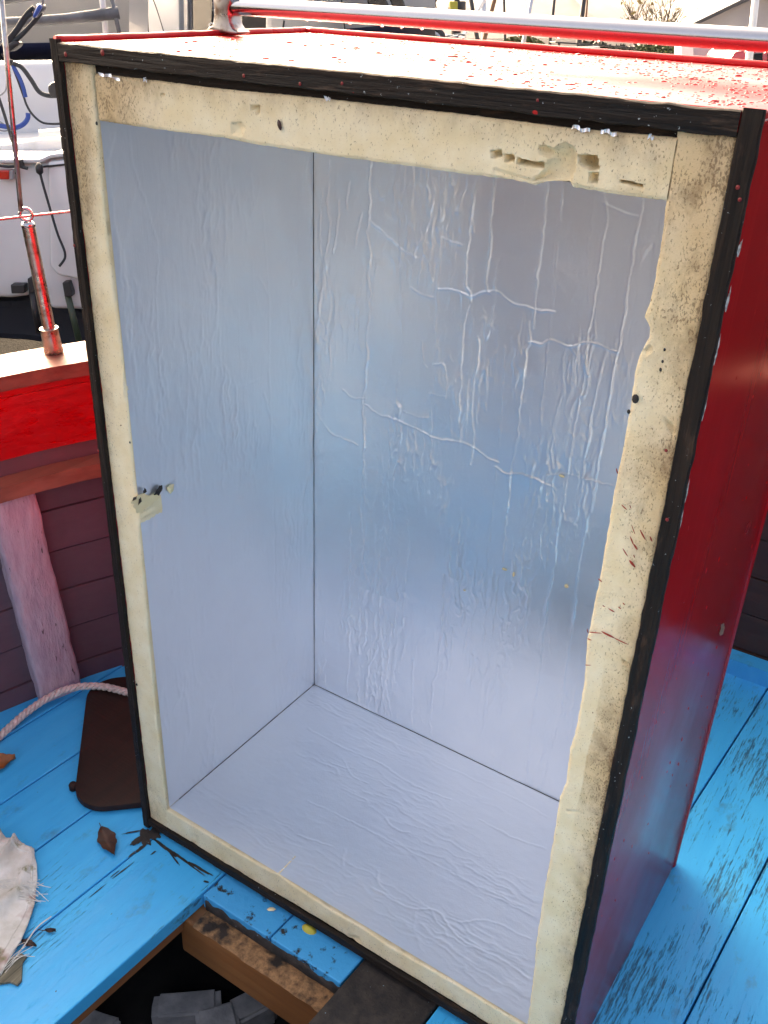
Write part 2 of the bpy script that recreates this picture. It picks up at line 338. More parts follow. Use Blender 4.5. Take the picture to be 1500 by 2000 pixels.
m = Mt('bark', rough=.85); m.set('Base Color', m.mix(m.ramp(m.noise(8, None, 4), .3, .7), (.045, .032, .022), (.09, .07, .05))); m = Mt('leaf_dry', (.22, .17, .05), .7)
m = Mt('dark_hull', (.03, .022, .02), .5)
m = Mt('sign_white', (.7, .7, .68), .5)

# ================================================================== THE BOAT (boat frame)
YAW = 0.0523
boat = thing('fishing_boat', 'old wooden fishing boat with blue planked deck, mauve bulwark and red top strake', 'boat', (0, 0, 0))
# --- inner face of the bulwark as a curve on deck level
BUL = spline([(-.98, -3.2, 0), (-.83, -1.9, 0), (-.66, -.75, 0), (-.472, .043, 0), (-.386, .307, 0), (-.22, .66, 0), (.08, .98, 0), (.45, 1.115, 0), (.80, 1.15, 0),
              (1.15, 1.13, 0), (1.55, 1.03, 0), (1.95, .76, 0), (2.25, .25, 0), (2.42, -.6, 0), (2.55, -1.9, 0), (2.6, -3.2, 0)], 6)
def bul_off(off):                                             # offset towards the boat's inside (+) or outside (-)
    t = np.gradient(BUL, axis=0); t /= np.linalg.norm(t, axis=1)[:, None]
    n = np.stack([t[:, 1], -t[:, 0], np.zeros(len(t))], 1); return BUL + n * off
def strip_along(o0, o1, z0, z1, i0=0, i1=None, flare=0.0):    # solid strip following the bulwark
    a = bul_off(o0)[i0:i1]; b = bul_off(o1)[i0:i1]; n = len(a)
    fl0 = bul_off(o0 - flare)[i0:i1] if flare else a; fl1 = bul_off(o1 - flare)[i0:i1] if flare else b
    R = [np.c_[a[:, :2], np.full(n, z0)], np.c_[fl0[:, :2], np.full(n, z1)], np.c_[fl1[:, :2], np.full(n, z1)], np.c_[b[:, :2], np.full(n, z0)]]
    V = np.stack(R, 1).reshape(-1, 3); Fc = []
    for i in range(n - 1):
        for k in range(4): Fc.append((i * 4 + k, (i + 1) * 4 + k, (i + 1) * 4 + (k + 1) % 4, i * 4 + (k + 1) % 4))
    Fc += [(3, 2, 1, 0), tuple((n - 1) * 4 + k for k in range(4))]; return V, Fc
NS = 37                                                       # index on the curve where the stern planking begins
deck = make('deck', *join([box_vf((-.62, -3.1, -.075), (-.02, -.98, -.034)), box_vf((.52, -3.1, -.075), (2.3, .2, -.034)), box_vf((-.3, .25, -.075), (2.0, .9, -.034))]), 'bilge', boat)
def yend(x0):                                                  # where a plank edge meets the bulwark
    best = 1.12
    c = bul_off(-.012)
    for i in range(len(c) - 1):
        xa, xb = c[i, 0] - YAW * c[i, 1], c[i + 1, 0] - YAW * c[i + 1, 1]
        if (xa - x0) * (xb - x0) <= 0 and abs(xb - xa) > 1e-9: return c[i, 1] + (x0 - xa) / (xb - xa) * (c[i + 1, 1] - c[i, 1])
    return best
XB = [-.86, -.70, -.55, -.40, -.25, -.106, .036, .195, .345, .49, .63, .786, .945, 1.10, 1.255, 1.41, 1.565, 1.72, 1.88, 2.04, 2.20, 2.36]
def plank(x0, x1, ya, ybl, ybr, mat, z1=0.0, th=.032):
    g = .0016; x0 += g; x1 -= g; dz = random.uniform(-.0012, .0012)
    lo = [(x0 + YAW * ya, ya), (x1 + YAW * ya, ya), (x1 + YAW * ybr, ybr), (x0 + YAW * ybl, ybl)]
    V, Fc = hull_vf([(x, y, z1 - th + dz) for x, y in lo], [(x, y, z1 - .001 + dz) for x, y in lo], .0022, 2)
    make('plank', V, Fc, mat, deck)
for i in range(len(XB) - 1):
    x0, x1 = XB[i], XB[i + 1]; ya = -3.0
    if x1 < -.45: e0 = e1 = None
    e0, e1 = yend(x0), yend(x1)
    if x1 <= -.2: ya = max(-3.0, -3.0)
    mat = 'blue_clean' if x1 < .0 else ('blue_mid' if x1 < .25 else 'blue_worn')
    if i == 14: mat = 'blue_mid'
    if x0 < -.5: ya = -3.0
    if x0 >= .19 and x1 <= .5:
        plank(x0, x1, -.0515, e0, e1, 'blue_dirty'); plank(x0, x1, -1.152, -.97, -.97, 'blue_worn'); plank(x0, x1, -3.0, -1.155, -1.155, 'deck_grey_reflect')
    elif x0 == .49: plank(x0, x1, -1.152, .248, .248, 'tar'); plank(x0, x1, .251, e0, e1, 'blue_worn'); plank(x0, x1, -3.0, -1.155, -1.155, 'deck_grey_reflect')
    else: plank(x0, x1, -1.152, e0, e1, mat); plank(x0, x1, ya, -1.155, -1.155, 'deck_grey_reflect')  # forward lengths out of view, greyed for what the foil mirrors
# beams round the hatch
hatch = make('hatch_beam', *box_vf((.17, -.088, -.125), (.80, -.040, -.036), .004, 2), 'orange_wood', boat)
n = 60; u = np.linspace(.205, .485, n); w = np.linspace(0, 1, 10); U, Wg = np.meshgrid(u, w, indexing='ij')
hh = fbm(U * 60, Wg * 3, 5, 4); zz = -.0345 + .010 * hh * np.sin(np.pi * np.clip(Wg, .02, .98)) ** .6
make('rough_edge', np.stack([U, -.092 + .043 * Wg + .006 * (fbm(U * 40, Wg * 0 + 3, 9, 3) - .5), zz], -1).reshape(-1, 3), grid_faces(n, 10), 'rough_ochre', hatch, smooth=True)
make('hatch_carlin', *hull_vf(*[[(.150 - .0523, -1.0, z), (.183 - .0523, -1.0, z), (.183, -.09, z), (.150, -.09, z)] for z in (-.060, -.0335)], .002), 'orange_wood_y', boat)
n_ = 90; S = np.linspace(.200, .486, n_); dz_ = .004 + .016 * fbm(S * 55, S * 0, 23, 4) ; V = []
for a in range(n_): V += [(S[a], -.0532, -.034), (S[a], -.0535, -dz_[a]), (S[a], -.0500, -dz_[a] + .001)]
make('tarred_end', np.array(V), grid_faces(n_, 3)[:, ::-1], 'tar', deck)
# hold under the deck
hold = make('hold', *join([box_vf((-.5, -1.4, -.62), (1.0, 1.0, -.352)), box_vf((-.5, -1.4, -.58), (-.45, 1.0, -.09)), box_vf((.95, -1.4, -.58), (1.0, 1.0, -.09)), box_vf((-.46, .90, -.58), (.96, .95, -.09)), box_vf((-.46, -1.4, -.58), (.96, -1.35, -.09))]), 'bilge', boat)
# bulwark: strakes, ribs, stringer, red wale, cap rail
bulwark = make('bulwark', *strip_along(-.075, -.042, -.9, .70), 'stern_brown', boat)
zs = [-.01, .045, .141, .238, .335, .430, .504, .566, .704]
for k in range(len(zs) - 1):
    j = .0012 * (-1) ** k
    if k < 7:
        make('strake', *strip_along(-.040, 0.0 + j, zs[k] + .0018, zs[k + 1] - .0018, 0, NS), 'mauve', bulwark)
    make('strake', *strip_along(-.040, 0.0 + j, zs[k] + .0018, zs[k + 1] - .0018, NS - 1 if k < 7 else NS - 1, None), 'stern_brown', bulwark)
wale = make('wale', *strip_along(-.038, .012, .567, .702, 0, NS), 'wale_red', boat)
make('moulding', *strip_along(-.02, .017, .672, .689, 0, NS), 'wale_red', wale)
make('stringer', *strip_along(.006, .05, .502, .532, 0, NS), 'stringer', boat, autosm=30, smooth=True)
V, Fc = strip_along(-.092, .020, .7035, .7315); make('cap_rail', V, Fc, 'varnish', boat)
make('waterway', *strip_along(0.003, .045, -.002, .040, NS - 2, None), 'blue_mid', boat)
def rib(s, w=.042, dep=.058, mat='lilac', top=.50, lean=.07):            # timber standing against the strakes, s = y position
    yy_ = BUL[:NS, 1]; p = np.array([np.interp(s, yy_, BUL[:NS, 0]), s, 0]); t = np.array([np.interp(s + .05, yy_, BUL[:NS, 0]) - np.interp(s - .05, yy_, BUL[:NS, 0]), .1, 0]); t /= np.linalg.norm(t); n_ = np.array([t[1], -t[0], 0])
    nz, nw = 40, 10; Z = np.linspace(-.004, top, nz); ring = [(-1, 0), (-1, .5), (-1, .85), (-.85, 1), (-.4, 1), (0, 1), (.4, 1), (.85, 1), (1, .85), (1, .4), (1, 0)]
    V = []
    for z in Z:
        for a, b in ring:
            jit = .006 * (fbm(np.array(z * 25.), np.array(a * 3 + b * 2 + s * 31), 11, 3) - .5)
            V.append(p + t * (a * w + jit - lean * z) + n_ * (b * dep + jit) + np.array([0, 0, z]))
    V = np.array(V); make('rib', V, grid_faces(nz, len(ring))[:, ::-1], mat, bulwark, smooth=True)
rib(.165, .045, .034); rib(-.30); rib(-.80); rib(-1.4); rib(.56)

# stanchion on the cap rail with its wire and the rod above
stp = np.array([-.452, .287, .7315]); top = on(1, .250, 52, 418)
def lin(a, b, k): return np.array(a) + (np.array(b) - np.array(a)) * k
stt = np.array([-.452, .287, 0]) ; 
v = ray(55, 440, RB); tt = ((stp - CAM) @ np.array([.95, -.31, 0])) / (v @ np.array([.95, -.31, 0])); stop = CAM + tt * v
stan = make('stanchion', *tube_vf([stp + [0, 0, .004], stop], .0118, 18), 'steel_dull', boat, smooth=True, autosm=40)
ax = (stop - stp) / np.linalg.norm(stop - stp)
make('socket', *lathe_vf([(.017, 0), (.0185, .004), (.0175, .012), (.0165, .046), (.0175, .050), (.0165, .0505)], stp, ax, 24), 'steel_dull', stan, smooth=True, autosm=40)
make('end_cap', *lathe_vf([(.0122, -.002), (.0125, .002), (.010, .006), (.005, .008)], stop, ax, 20), 'steel', stan, smooth=True)
er = [stop + ax * (.019) + .0105 * (math.cos(a) * ax + math.sin(a) * np.array([.55, .80, 0])) for a in np.linspace(0, 2 * math.pi, 25)]
make('eye', *tube_vf(er, .0032, 8, False), 'steel', stan, smooth=True)
e = stop + ax * .016
wd = np.array([.31, .95, 0.0])
make('lifeline', *tube_vf([e - wd * .9 + [0, 0, -.006], e, e + wd * .55 + [0, 0, .0]], .0024, 8), 'steel_dull', boat, smooth=True)
v0 = ray(41, 412, RB); q0 = CAM + v0 * (((e - CAM) @ np.array([.95, -.31, 0])) / (v0 @ np.array([.95, -.31, 0])))
v1 = ray(-12, -160, RB); q1 = CAM + v1 * (((e - CAM) @ np.array([.95, -.31, 0])) / (v1 @ np.array([.95, -.31, 0])))
make('stay_rod', *tube_vf([q0, q1], .0043, 12), 'steel_dull', boat, smooth=True)

# ================================================================== THE INSULATED BOX
W, D, H = .84, .4937, 1.3063
IL, IR, IB, OB, IT = .0662, .0658, .0792, .4287, .079
bx = thing('insulated_box', 'tall open-fronted insulated box of red painted plywood with foil-faced foam lining', 'cool box', (0, 0, 0))
def side(name, lo, hi, mat, bev=.004, seg=3, **k): return make(name, *box_vf(lo, hi, bev, seg), mat, bx, smooth=True, autosm=35, **k)
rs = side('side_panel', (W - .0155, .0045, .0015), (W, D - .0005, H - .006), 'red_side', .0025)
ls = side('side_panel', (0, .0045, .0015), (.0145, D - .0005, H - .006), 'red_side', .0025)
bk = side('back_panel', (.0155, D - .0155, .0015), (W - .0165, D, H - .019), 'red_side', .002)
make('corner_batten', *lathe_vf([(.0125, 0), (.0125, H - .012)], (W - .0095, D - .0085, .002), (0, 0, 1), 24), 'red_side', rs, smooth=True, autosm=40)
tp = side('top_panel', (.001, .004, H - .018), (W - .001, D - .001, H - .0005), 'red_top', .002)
bt = side('bottom_panel', (.0155, .0045, .003), (W - .0165, D - .0165, .018), 'black_x', .001)
# raised lip round the left and back edge of the top
def lip(a, b):
    a = np.array(a, float); b = np.array(b, float); n_ = 60; S = np.linspace(0, 1, n_); P = a + (b - a) * S[:, None]
    P = P + np.c_[np.zeros(n_), np.zeros(n_), .0012 * (fbm(S * 14, S * 0 + a[0] * 9, 3, 3) - .5)]
    return tube_vf(P, .0052 + .0008 * fbm(S * 25, S * 0, 4, 2), 10)
make('edge_lip', *lip((.006, .004, H + .001), (.006, D - .006, H + .001)), 'red_top', tp, smooth=True)
make('edge_lip', *lip((.006, D - .006, H + .0015), (W - .004, D - .006, H + .0015)), 'red_top', tp, smooth=True)
# black plywood edges on the front, slightly ragged
def ragged(p0, p1, wa, wb, y0=-.003, y1=.0047, seed=1, amp=.0012, mat='black_z', name='front_edging'):
    p0 = np.array(p0, float); p1 = np.array(p1, float); L = np.linalg.norm(p1 - p0); e = (p1 - p0) / L; q = np.array([e[2], 0, -e[0]])
    n_ = int(L / .004); S = np.linspace(0, L, n_); tks = np.array([0, .06, .2, .35, .5, .65, .8, .94, 1]); V = []
    for a in range(n_):
        l0 = amp * (fbm(np.array(S[a] * 60), np.array(1.), seed, 4) - .5) * 2; l1 = amp * (fbm(np.array(S[a] * 60), np.array(7.), seed + 9, 4) - .5) * 2
        for b, t_ in enumerate(tks):
            w_ = wa + l0 + (wb + l1 - wa - l0) * t_
            dy = .0013 * fbm(np.array(S[a] * 18), np.array(t_ * 6.), seed + 3, 4)
            yy = y0 + dy + (.0016 if b in (0, len(tks) - 1) else 0)
            V.append(p0 + e * S[a] + q * w_ + np.array([0, yy, 0]))
    V = np.array(V); k = len(tks); F1 = grid_faces(n_, k)
    # back loop
    B = V.reshape(n_, k, 3)[:, [0, -1]].copy(); B[:, :, 1] = y1; nb = len(V); V = np.vstack([V, B.reshape(-1, 3)]); Fx = []
    for a in range(n_ - 1):
        Fx.append((a * k, nb + a * 2, nb + (a + 1) * 2, (a + 1) * k)); Fx.append((a * k + k - 1, (a + 1) * k + k - 1, nb + (a + 1) * 2 + 1, nb + a * 2 + 1))
        Fx.append((nb + a * 2, nb + a * 2 + 1, nb + (a + 1) * 2 + 1, nb + (a + 1) * 2))
    for a, fl in ((0, 1), (n_ - 1, -1)): Fx.append(tuple(([a * k + b for b in range(k)] + [nb + a * 2 + 1, nb + a * 2])[::fl]))
    return make(name, V, np.vstack([F1, np.array([f for f in Fx if len(f) == 4])])[:, ::1], mat, bx, smooth=True, autosm=40)
eL = ragged((0, 0, .001), (0, 0, H + .003), .0002, .0142, seed=3)
eR = ragged((W, 0, .001), (W, 0, H + .0015), -.0168, .0010, seed=5)
eT = ragged((.0143, 0, H - .0005), (W - .0170, 0, H - .0005), -.0185 + .0185, .0205, seed=8, mat='black_x')
eB = ragged((.0143, 0, .026), (W - .0170, 0, .0305), 0, .017, seed=12, mat='black_x')
# black filler strip painted as the shadow in the gap over the top board
make('gap_shadow', *box_vf((.0155, .010, H - .040), (W - .018, .024, H - .0195), .001), 'black_x', bx)
# red paint blobs on the edging
for par, pts in ((eT, [(128, 106, 5), (200, 103, 6), (476, 148, 3.6), (586, 164, 3.2), (668, 163, 3), (1050, 196, 2.5)]), (eR, [(1441, 366, 3.4), (1445, 390, 3), (1301, 880, 3), (1303, 1015, 3.4)]), (eL, [(145, 480, 4), (192, 880, 3)])):
    for px, py, r in pts:
        p = on(1, -.0025, px, py); V, Fc = domes_vf(np.array([p]), np.array([[0, -1., 0]]), np.array([r * .00055]), np.array([r * .0006]), np.array([.0009]), np.array([[1., 0, 0]]), 10)
        make('paint_spot', V, Fc, 'red_blob', par, smooth=True)

# foam board ends (front faces)
def polyv(px_list, key, other):                               # traced edge -> function of the running coordinate
    P = np.array([on(1, .003, *p) for p in px_list]); o = np.argsort(P[:, key]); return P[o][:, key], P[o][:, other]
eRt = polyv([(1300, 393), (1290, 470), (1275, 560), (1263, 606), (1257, 620), (1268, 640), (1266, 660), (1250, 690), (1240, 720), (1230, 790), (1215, 880), (1200, 950), (1185, 1040), (1170, 1130), (1160, 1180), (1150, 1230), (1145, 1250), (1140, 1330), (1125, 1420), (1112, 1462), (1104, 1530), (1092, 1560), (1078, 1650), (1060, 1750), (1045, 1850), (1042, 1900), (1029, 2000)], 2, 0)
eLt = polyv([(188, 235), (195, 330), (205, 450), (220, 560), (232, 650), (240, 720), (245, 760), (255, 870), (262, 950), (272, 1010), (271, 1050), (281, 1150), (290, 1260), (301, 1370), (312, 1480), (325, 1583)], 2, 0)
eTp = polyv([(188, 235), (260, 247), (345, 258), (440, 270), (480, 280), (615, 300), (720, 315), (800, 325), (940, 345), (1000, 352), (1045, 361), (1060, 355), (1110, 355), (1118, 367), (1150, 372), (1200, 380), (1300, 393)], 0, 2)
eTu = polyv([(172, 143), (267, 154), (433, 175), (600, 190), (900, 224), (1120, 252), (1320, 270)], 0, 2)
eBt = polyv([(325, 1583), (420, 1640), (520, 1699), (542, 1708), (560, 1722), (641, 1776), (710, 1815), (760, 1850), (876, 1915), (1009, 1997)], 0, 2)
def foam(name, along, s0, s1, fa, fb, pits, dirtf, seed, step=.0022, nt=30, y0=.004, back=.05):
    n_ = int((s1 - s0) / step); S = np.linspace(s0, s1, n_); Tt = np.linspace(0, 1, nt); SS, TT = np.meshgrid(S, Tt, indexing='ij')
    A = fa(S) + .0010 * (fbm(S * 160, S * 0 + 2, seed, 4) - .5); B = fb(S) + .0016 * (fbm(S * 130, S * 0 + 5, seed + 1, 4) - .5)
    C = A[:, None] + (B - A)[:, None] * TT
    X = SS if along == 0 else C; Z = C if along == 0 else SS
    Y = y0 + .0022 * (fbm(X * 22, Z * 22, seed + 2, 4) - .5) + .0008 * (fbm(X * 170, Z * 170, seed + 3, 3) - .5)
    edge = np.minimum(TT, 1 - TT) * np.abs(B - A)[:, None]; Y += .0018 * np.exp(-(edge / .0018) ** 2)
    raw = np.zeros_like(Y)
    for kind, P, dep in pits:
        P = np.array([on(1, .003, *p)[[0, 2]] for p in P]); cx = P.mean(0)
        wob = .0018 * (fbm(X * 130, Z * 130, seed + 7, 3) - .5)
        sd_ = np.full(X.shape, 1e9); ins = np.zeros(X.shape, bool); m_ = len(P)
        for i in range(m_):
            a, b = P[i], P[(i + 1) % m_]; d_ = b - a; L2 = d_ @ d_ + 1e-12; t = np.clip(((X - a[0]) * d_[0] + (Z - a[1]) * d_[1]) / L2, 0, 1)
            sd_ = np.minimum(sd_, np.hypot(X - a[0] - t * d_[0], Z - a[1] - t * d_[1])); cnd = ((a[1] > Z) != (b[1] > Z)) & (X < (b[0] - a[0]) * (Z - a[1]) / (b[1] - a[1] + 1e-12) + a[0]); ins ^= cnd
        sd_ = np.where(ins, sd_, -sd_) + wob
        if kind == 'pit': dd = np.clip(sd_ / .0016, 0, 1) * dep * (.8 + .5 * fbm(X * 300, Z * 60, seed + 4, 2))
        elif kind == 'scoop': dd = dep * np.sqrt(np.clip(sd_ / .011, 0, 1)) * (.7 + .6 * fbm(X * 60, Z * 60, seed + 4, 3))
        else: dd = -np.clip(sd_ / .002, 0, 1) * dep
        Y = np.maximum(Y, y0 + dd) if kind != 'bulge' else Y + dd
    Y += raw
    V = np.stack([X, Y, Z], -1); dirt = dirtf(X, Z, TT)
    k = nt; parts = V.reshape(-1, 3); Fg = grid_faces(n_, nt)
    # skirts back into the box
    lo = V[:, 0].copy(); hi = V[:, -1].copy(); lo[:, 1] = back; hi[:, 1] = back; nb = len(parts); V2 = np.vstack([parts, lo, hi]); i = np.arange(n_ - 1)
    Fs = np.vstack([np.stack([i * k, nb + i, nb + i + 1, (i + 1) * k], 1), np.stack([i * k + k - 1, (i + 1) * k + k - 1, nb + n_ + i + 1, nb + n_ + i], 1), np.stack([nb + i, nb + n_ + i, nb + n_ + i + 1, nb + i + 1], 1)])
    dr = np.concatenate([dirt.ravel(), dirt[:, 0], dirt[:, -1]])
    return make(name, V2, np.vstack([Fg, Fs]), 'foam', bx, smooth=True, attr={'dirt': dr}, autosm=60)
sm = lambda x, a, b: np.clip((x - a) / (b - a), 0, 1)
ip = lambda e: (lambda s: np.interp(s, e[0], e[1]))
Z5 = lambda pts, ox, oy, s: [(ox + x / s, oy + y / s) for x, y in pts]
dl = lambda X, Z, T: np.clip((1 - T) ** 1.5 * (.25 + .75 * sm(Z, .55, 1.2)) * 1.1 + .75 * sm(Z, 1.05, 1.25) * (1 - .4 * T) + .5 * sm(Z, .16, .04), 0, 1.2)
fL = foam('foam_board', 2, .006, H - .0205, lambda s: s * 0 + .0136, ip(eLt), [('bulge', Z5([(165, 880), (190, 940), (185, 1080), (160, 1060)], 180, 400, 2.857), .0015)], dl, 21)
dr_ = lambda X, Z, T: np.clip((1 - T) ** 1.4 * (.45 + .45 * fbm(Z * 5, Z * 0, 44, 3)) + .80 * sm(Z, 1.04, 1.22) + .40 * np.exp(-((Z - .97) / .06) ** 2) + .45 * np.exp(-((Z - .60) / .10) ** 2) * (T < .62), 0, 1.15)
fR = foam('foam_board', 2, .006, H - .0205, lambda s: s * 0 + W - .0164, ip(eRt),
          [('scoop', Z5([(650, 440), (690, 470), (715, 500), (705, 545), (670, 490)], 1050, 650, 2.667), .008), ('pit', Z5([(530, 95), (590, 60), (600, 95), (560, 120)], 1050, 650, 2.667), .003), ('pit', Z5([(430, 1700), (470, 1720), (470, 1745), (440, 1720)], 1050, 650, 2.667), .005),
           ('pit', Z5([(135, 960), (225, 965), (225, 972), (135, 967)], 1050, 1200, 2.5), .003), ('pit', Z5([(120, 862), (205, 868), (205, 874), (120, 868)], 1050, 1200, 2.5), .003)], dr_, 31)
dt_ = lambda X, Z, T: np.clip(1.1 * sm(X, .19, .07) + .40 * (1 - T) ** 2.5 + .55 * sm(X, .60, .77) * fbm(X * 20, Z * 20, 8, 3) + .10, 0, 1.1)
z1b = lambda pts: Z5(pts, 900, 200, 2.5)
pits = [('pit', z1b([(140, 235), (195, 230), (200, 270), (145, 278)]), .012), ('pit', z1b([(205, 252), (255, 252), (257, 292), (207, 292)]), .012), ('pit', z1b([(270, 268), (330, 285), (400, 292), (405, 325), (340, 318), (272, 305)]), .013),
        ('scoop', z1b([(375, 215), (400, 205), (450, 225), (510, 195), (552, 215), (562, 260), (560, 320), (530, 392), (400, 388), (345, 385), (400, 330), (430, 275), (390, 255)]), .012),
        ('pit', z1b([(570, 258), (665, 255), (672, 330), (625, 335), (575, 300)]), .016), ('pit', z1b([(622, 345), (665, 345), (665, 402), (622, 398)]), .011), ('pit', z1b([(770, 378), (830, 385), (888, 405), (888, 420), (830, 412), (775, 392)]), .011),
        ('scoop', z1b([(150, 320), (170, 318), (350, 378), (365, 400), (230, 375), (150, 350)]), .004), ('pit', [(488, 205), (506, 205), (505, 224), (498, 226), (497, 214), (488, 218)], .006), ('scoop', [(450, 240), (470, 236), (478, 250), (470, 266), (452, 264)], .005), ('pit', [(312, 183), (320, 181), (321, 187), (313, 189)], .004)]
fT = foam('foam_board', 0, .0672, .7735, ip(eTu), ip(eTp), pits, dt_, 41, .0016, 44)
db_ = lambda X, Z, T: .22 + .25 * (1 - T) ** 3
fB = foam('foam_board', 0, .0535, .7765, lambda s: .0115 + .0185 * np.clip((s - .05) / .3, 0, 1), ip(eBt), [('scoop', [(372, 1628), (386, 1632), (386, 1652), (372, 1650)], .004), ('scoop', Z5([(705, 425), (750, 430), (760, 460), (720, 450)], 300, 1600, 1.875), .006)], db_, 51)
for k, q in enumerate([(612, 336), (845, 200)]): pass
# ragged foil shreds along the upper edge of the top board
for px, py, w_ in ((1135, 253, 30), (1190, 260, 26), (1272, 269, 10), (215, 150, 60), (640, 194, 12), (285, 157, 10)):
    n_ = 14; S = np.linspace(-.5, .5, n_); c0 = on(1, .003, px, py); V = []
    for s in S:
        for t in (0, .5, 1):
            V.append(c0 + np.array([s * w_ * .00058, -.001 + .002 * math.sin(s * 17 + px) * t, (-.001 + .0032 * t) + .0010 * math.sin(s * 9 + px) - s * w_ * .00006]))
    make('foil_shred', np.array(V), grid_faces(n_, 3), 'foil', fT, smooth=True)
# dried seed husk stuck to the board
V, Fc = domes_vf(np.array([on(1, .002, 546, 244)]), np.array([[0, -1., 0]]), np.array([.0028]), np.array([.0055]), np.array([.002]), np.array([[.95, 0, .3]]) / np.linalg.norm([.95, .3]), 10); make('seed_husk', V, Fc, 'leaf_brown', fT, smooth=True)
# red paint flicks on the right board
flicks = [((437, 895), (465, 922), 5), ((480, 895), (486, 915), 3), ((490, 1000), (508, 1050), 3), ((533, 1025), (562, 1080), 7), ((482, 1060), (500, 1105), 6), ((500, 1100), (520, 1130), 10), ((585, 1060), (597, 1088), 7), ((443, 1122), (470, 1165), 5), ((478, 1185), (508, 1222), 14), ((500, 1155), (506, 1172), 4), ((315, 1280), (336, 1298), 6), ((338, 1418), (352, 1428), 3), ((368, 1435), (402, 1455), 6), ((420, 1428), (436, 1438), 4), ((443, 1405), (455, 1418), 4),
          ((262, 1558), (335, 1565), 5), ((332, 1555), (400, 1590), 11), ((395, 1588), (475, 1625), 5), ((258, 1540), (264, 1566), 4), ((258, 1590), (282, 1602), 4), ((246, 1730), (280, 1731), 3), ((410, 705), (418, 735), 5)]
for a, b, wpx in flicks:
    a = np.array(on(1, .0015, 1050 + a[0] / 2.667, 650 + a[1] / 2.667)); b = np.array(on(1, .0015, 1050 + b[0] / 2.667, 650 + b[1] / 2.667)); c0 = (a + b) / 2; u_ = (b - a); L = np.linalg.norm(u_) / 2; u_ /= 2 * L; u_[1] = 0
    V, Fc = domes_vf(np.array([c0]), np.array([[0, -1., 0]]), np.array([L * 1.05]), np.array([wpx * .00011]), np.array([.0012]), np.array([u_ / np.linalg.norm(u_)]), 12)
    make('paint_fleck', V, Fc, 'splat_red', fR, smooth=True)
for px, py, r in ((1241, 779, 6), (1228, 804, 3), (1294, 706, 2), (1290, 722, 2.4), (1298, 683, 2), (267, 1337, 3.5), (254, 864, 2.4), (189, 241, 3)):
    V, Fc = domes_vf(np.array([on(1, .002, px, py)]), np.array([[0, -1., 0]]), np.array([r * .0006]), np.array([r * .0008]), np.array([.0016]), np.array([[1., 0, 0]]), 9); make('dark_speck', V, Fc, 'tar', fR if px > 700 else fL, smooth=True)

# back foam bodies behind the strips (solid boards up to the foil)
def slab(lo, hi): return make('foam_board', *box_vf(lo, hi, .001), 'foam_raw', bx)
sL = slab((.0150, .048, .020), (IL - .006, D - .018, H - .021)); sR = slab((W - IR + .006, .048, .020), (W - .0175, D - .018, H - .021))
sB = slab((IL, .048, .0195), (W - IR, D - .018, IB - .006)); sT = slab((IL, .048, H - IT + .006), (W - IR, D - .018, H - .041)); sK = slab((IL, OB + .008, IB), (W - IR, D - .018, H - IT))

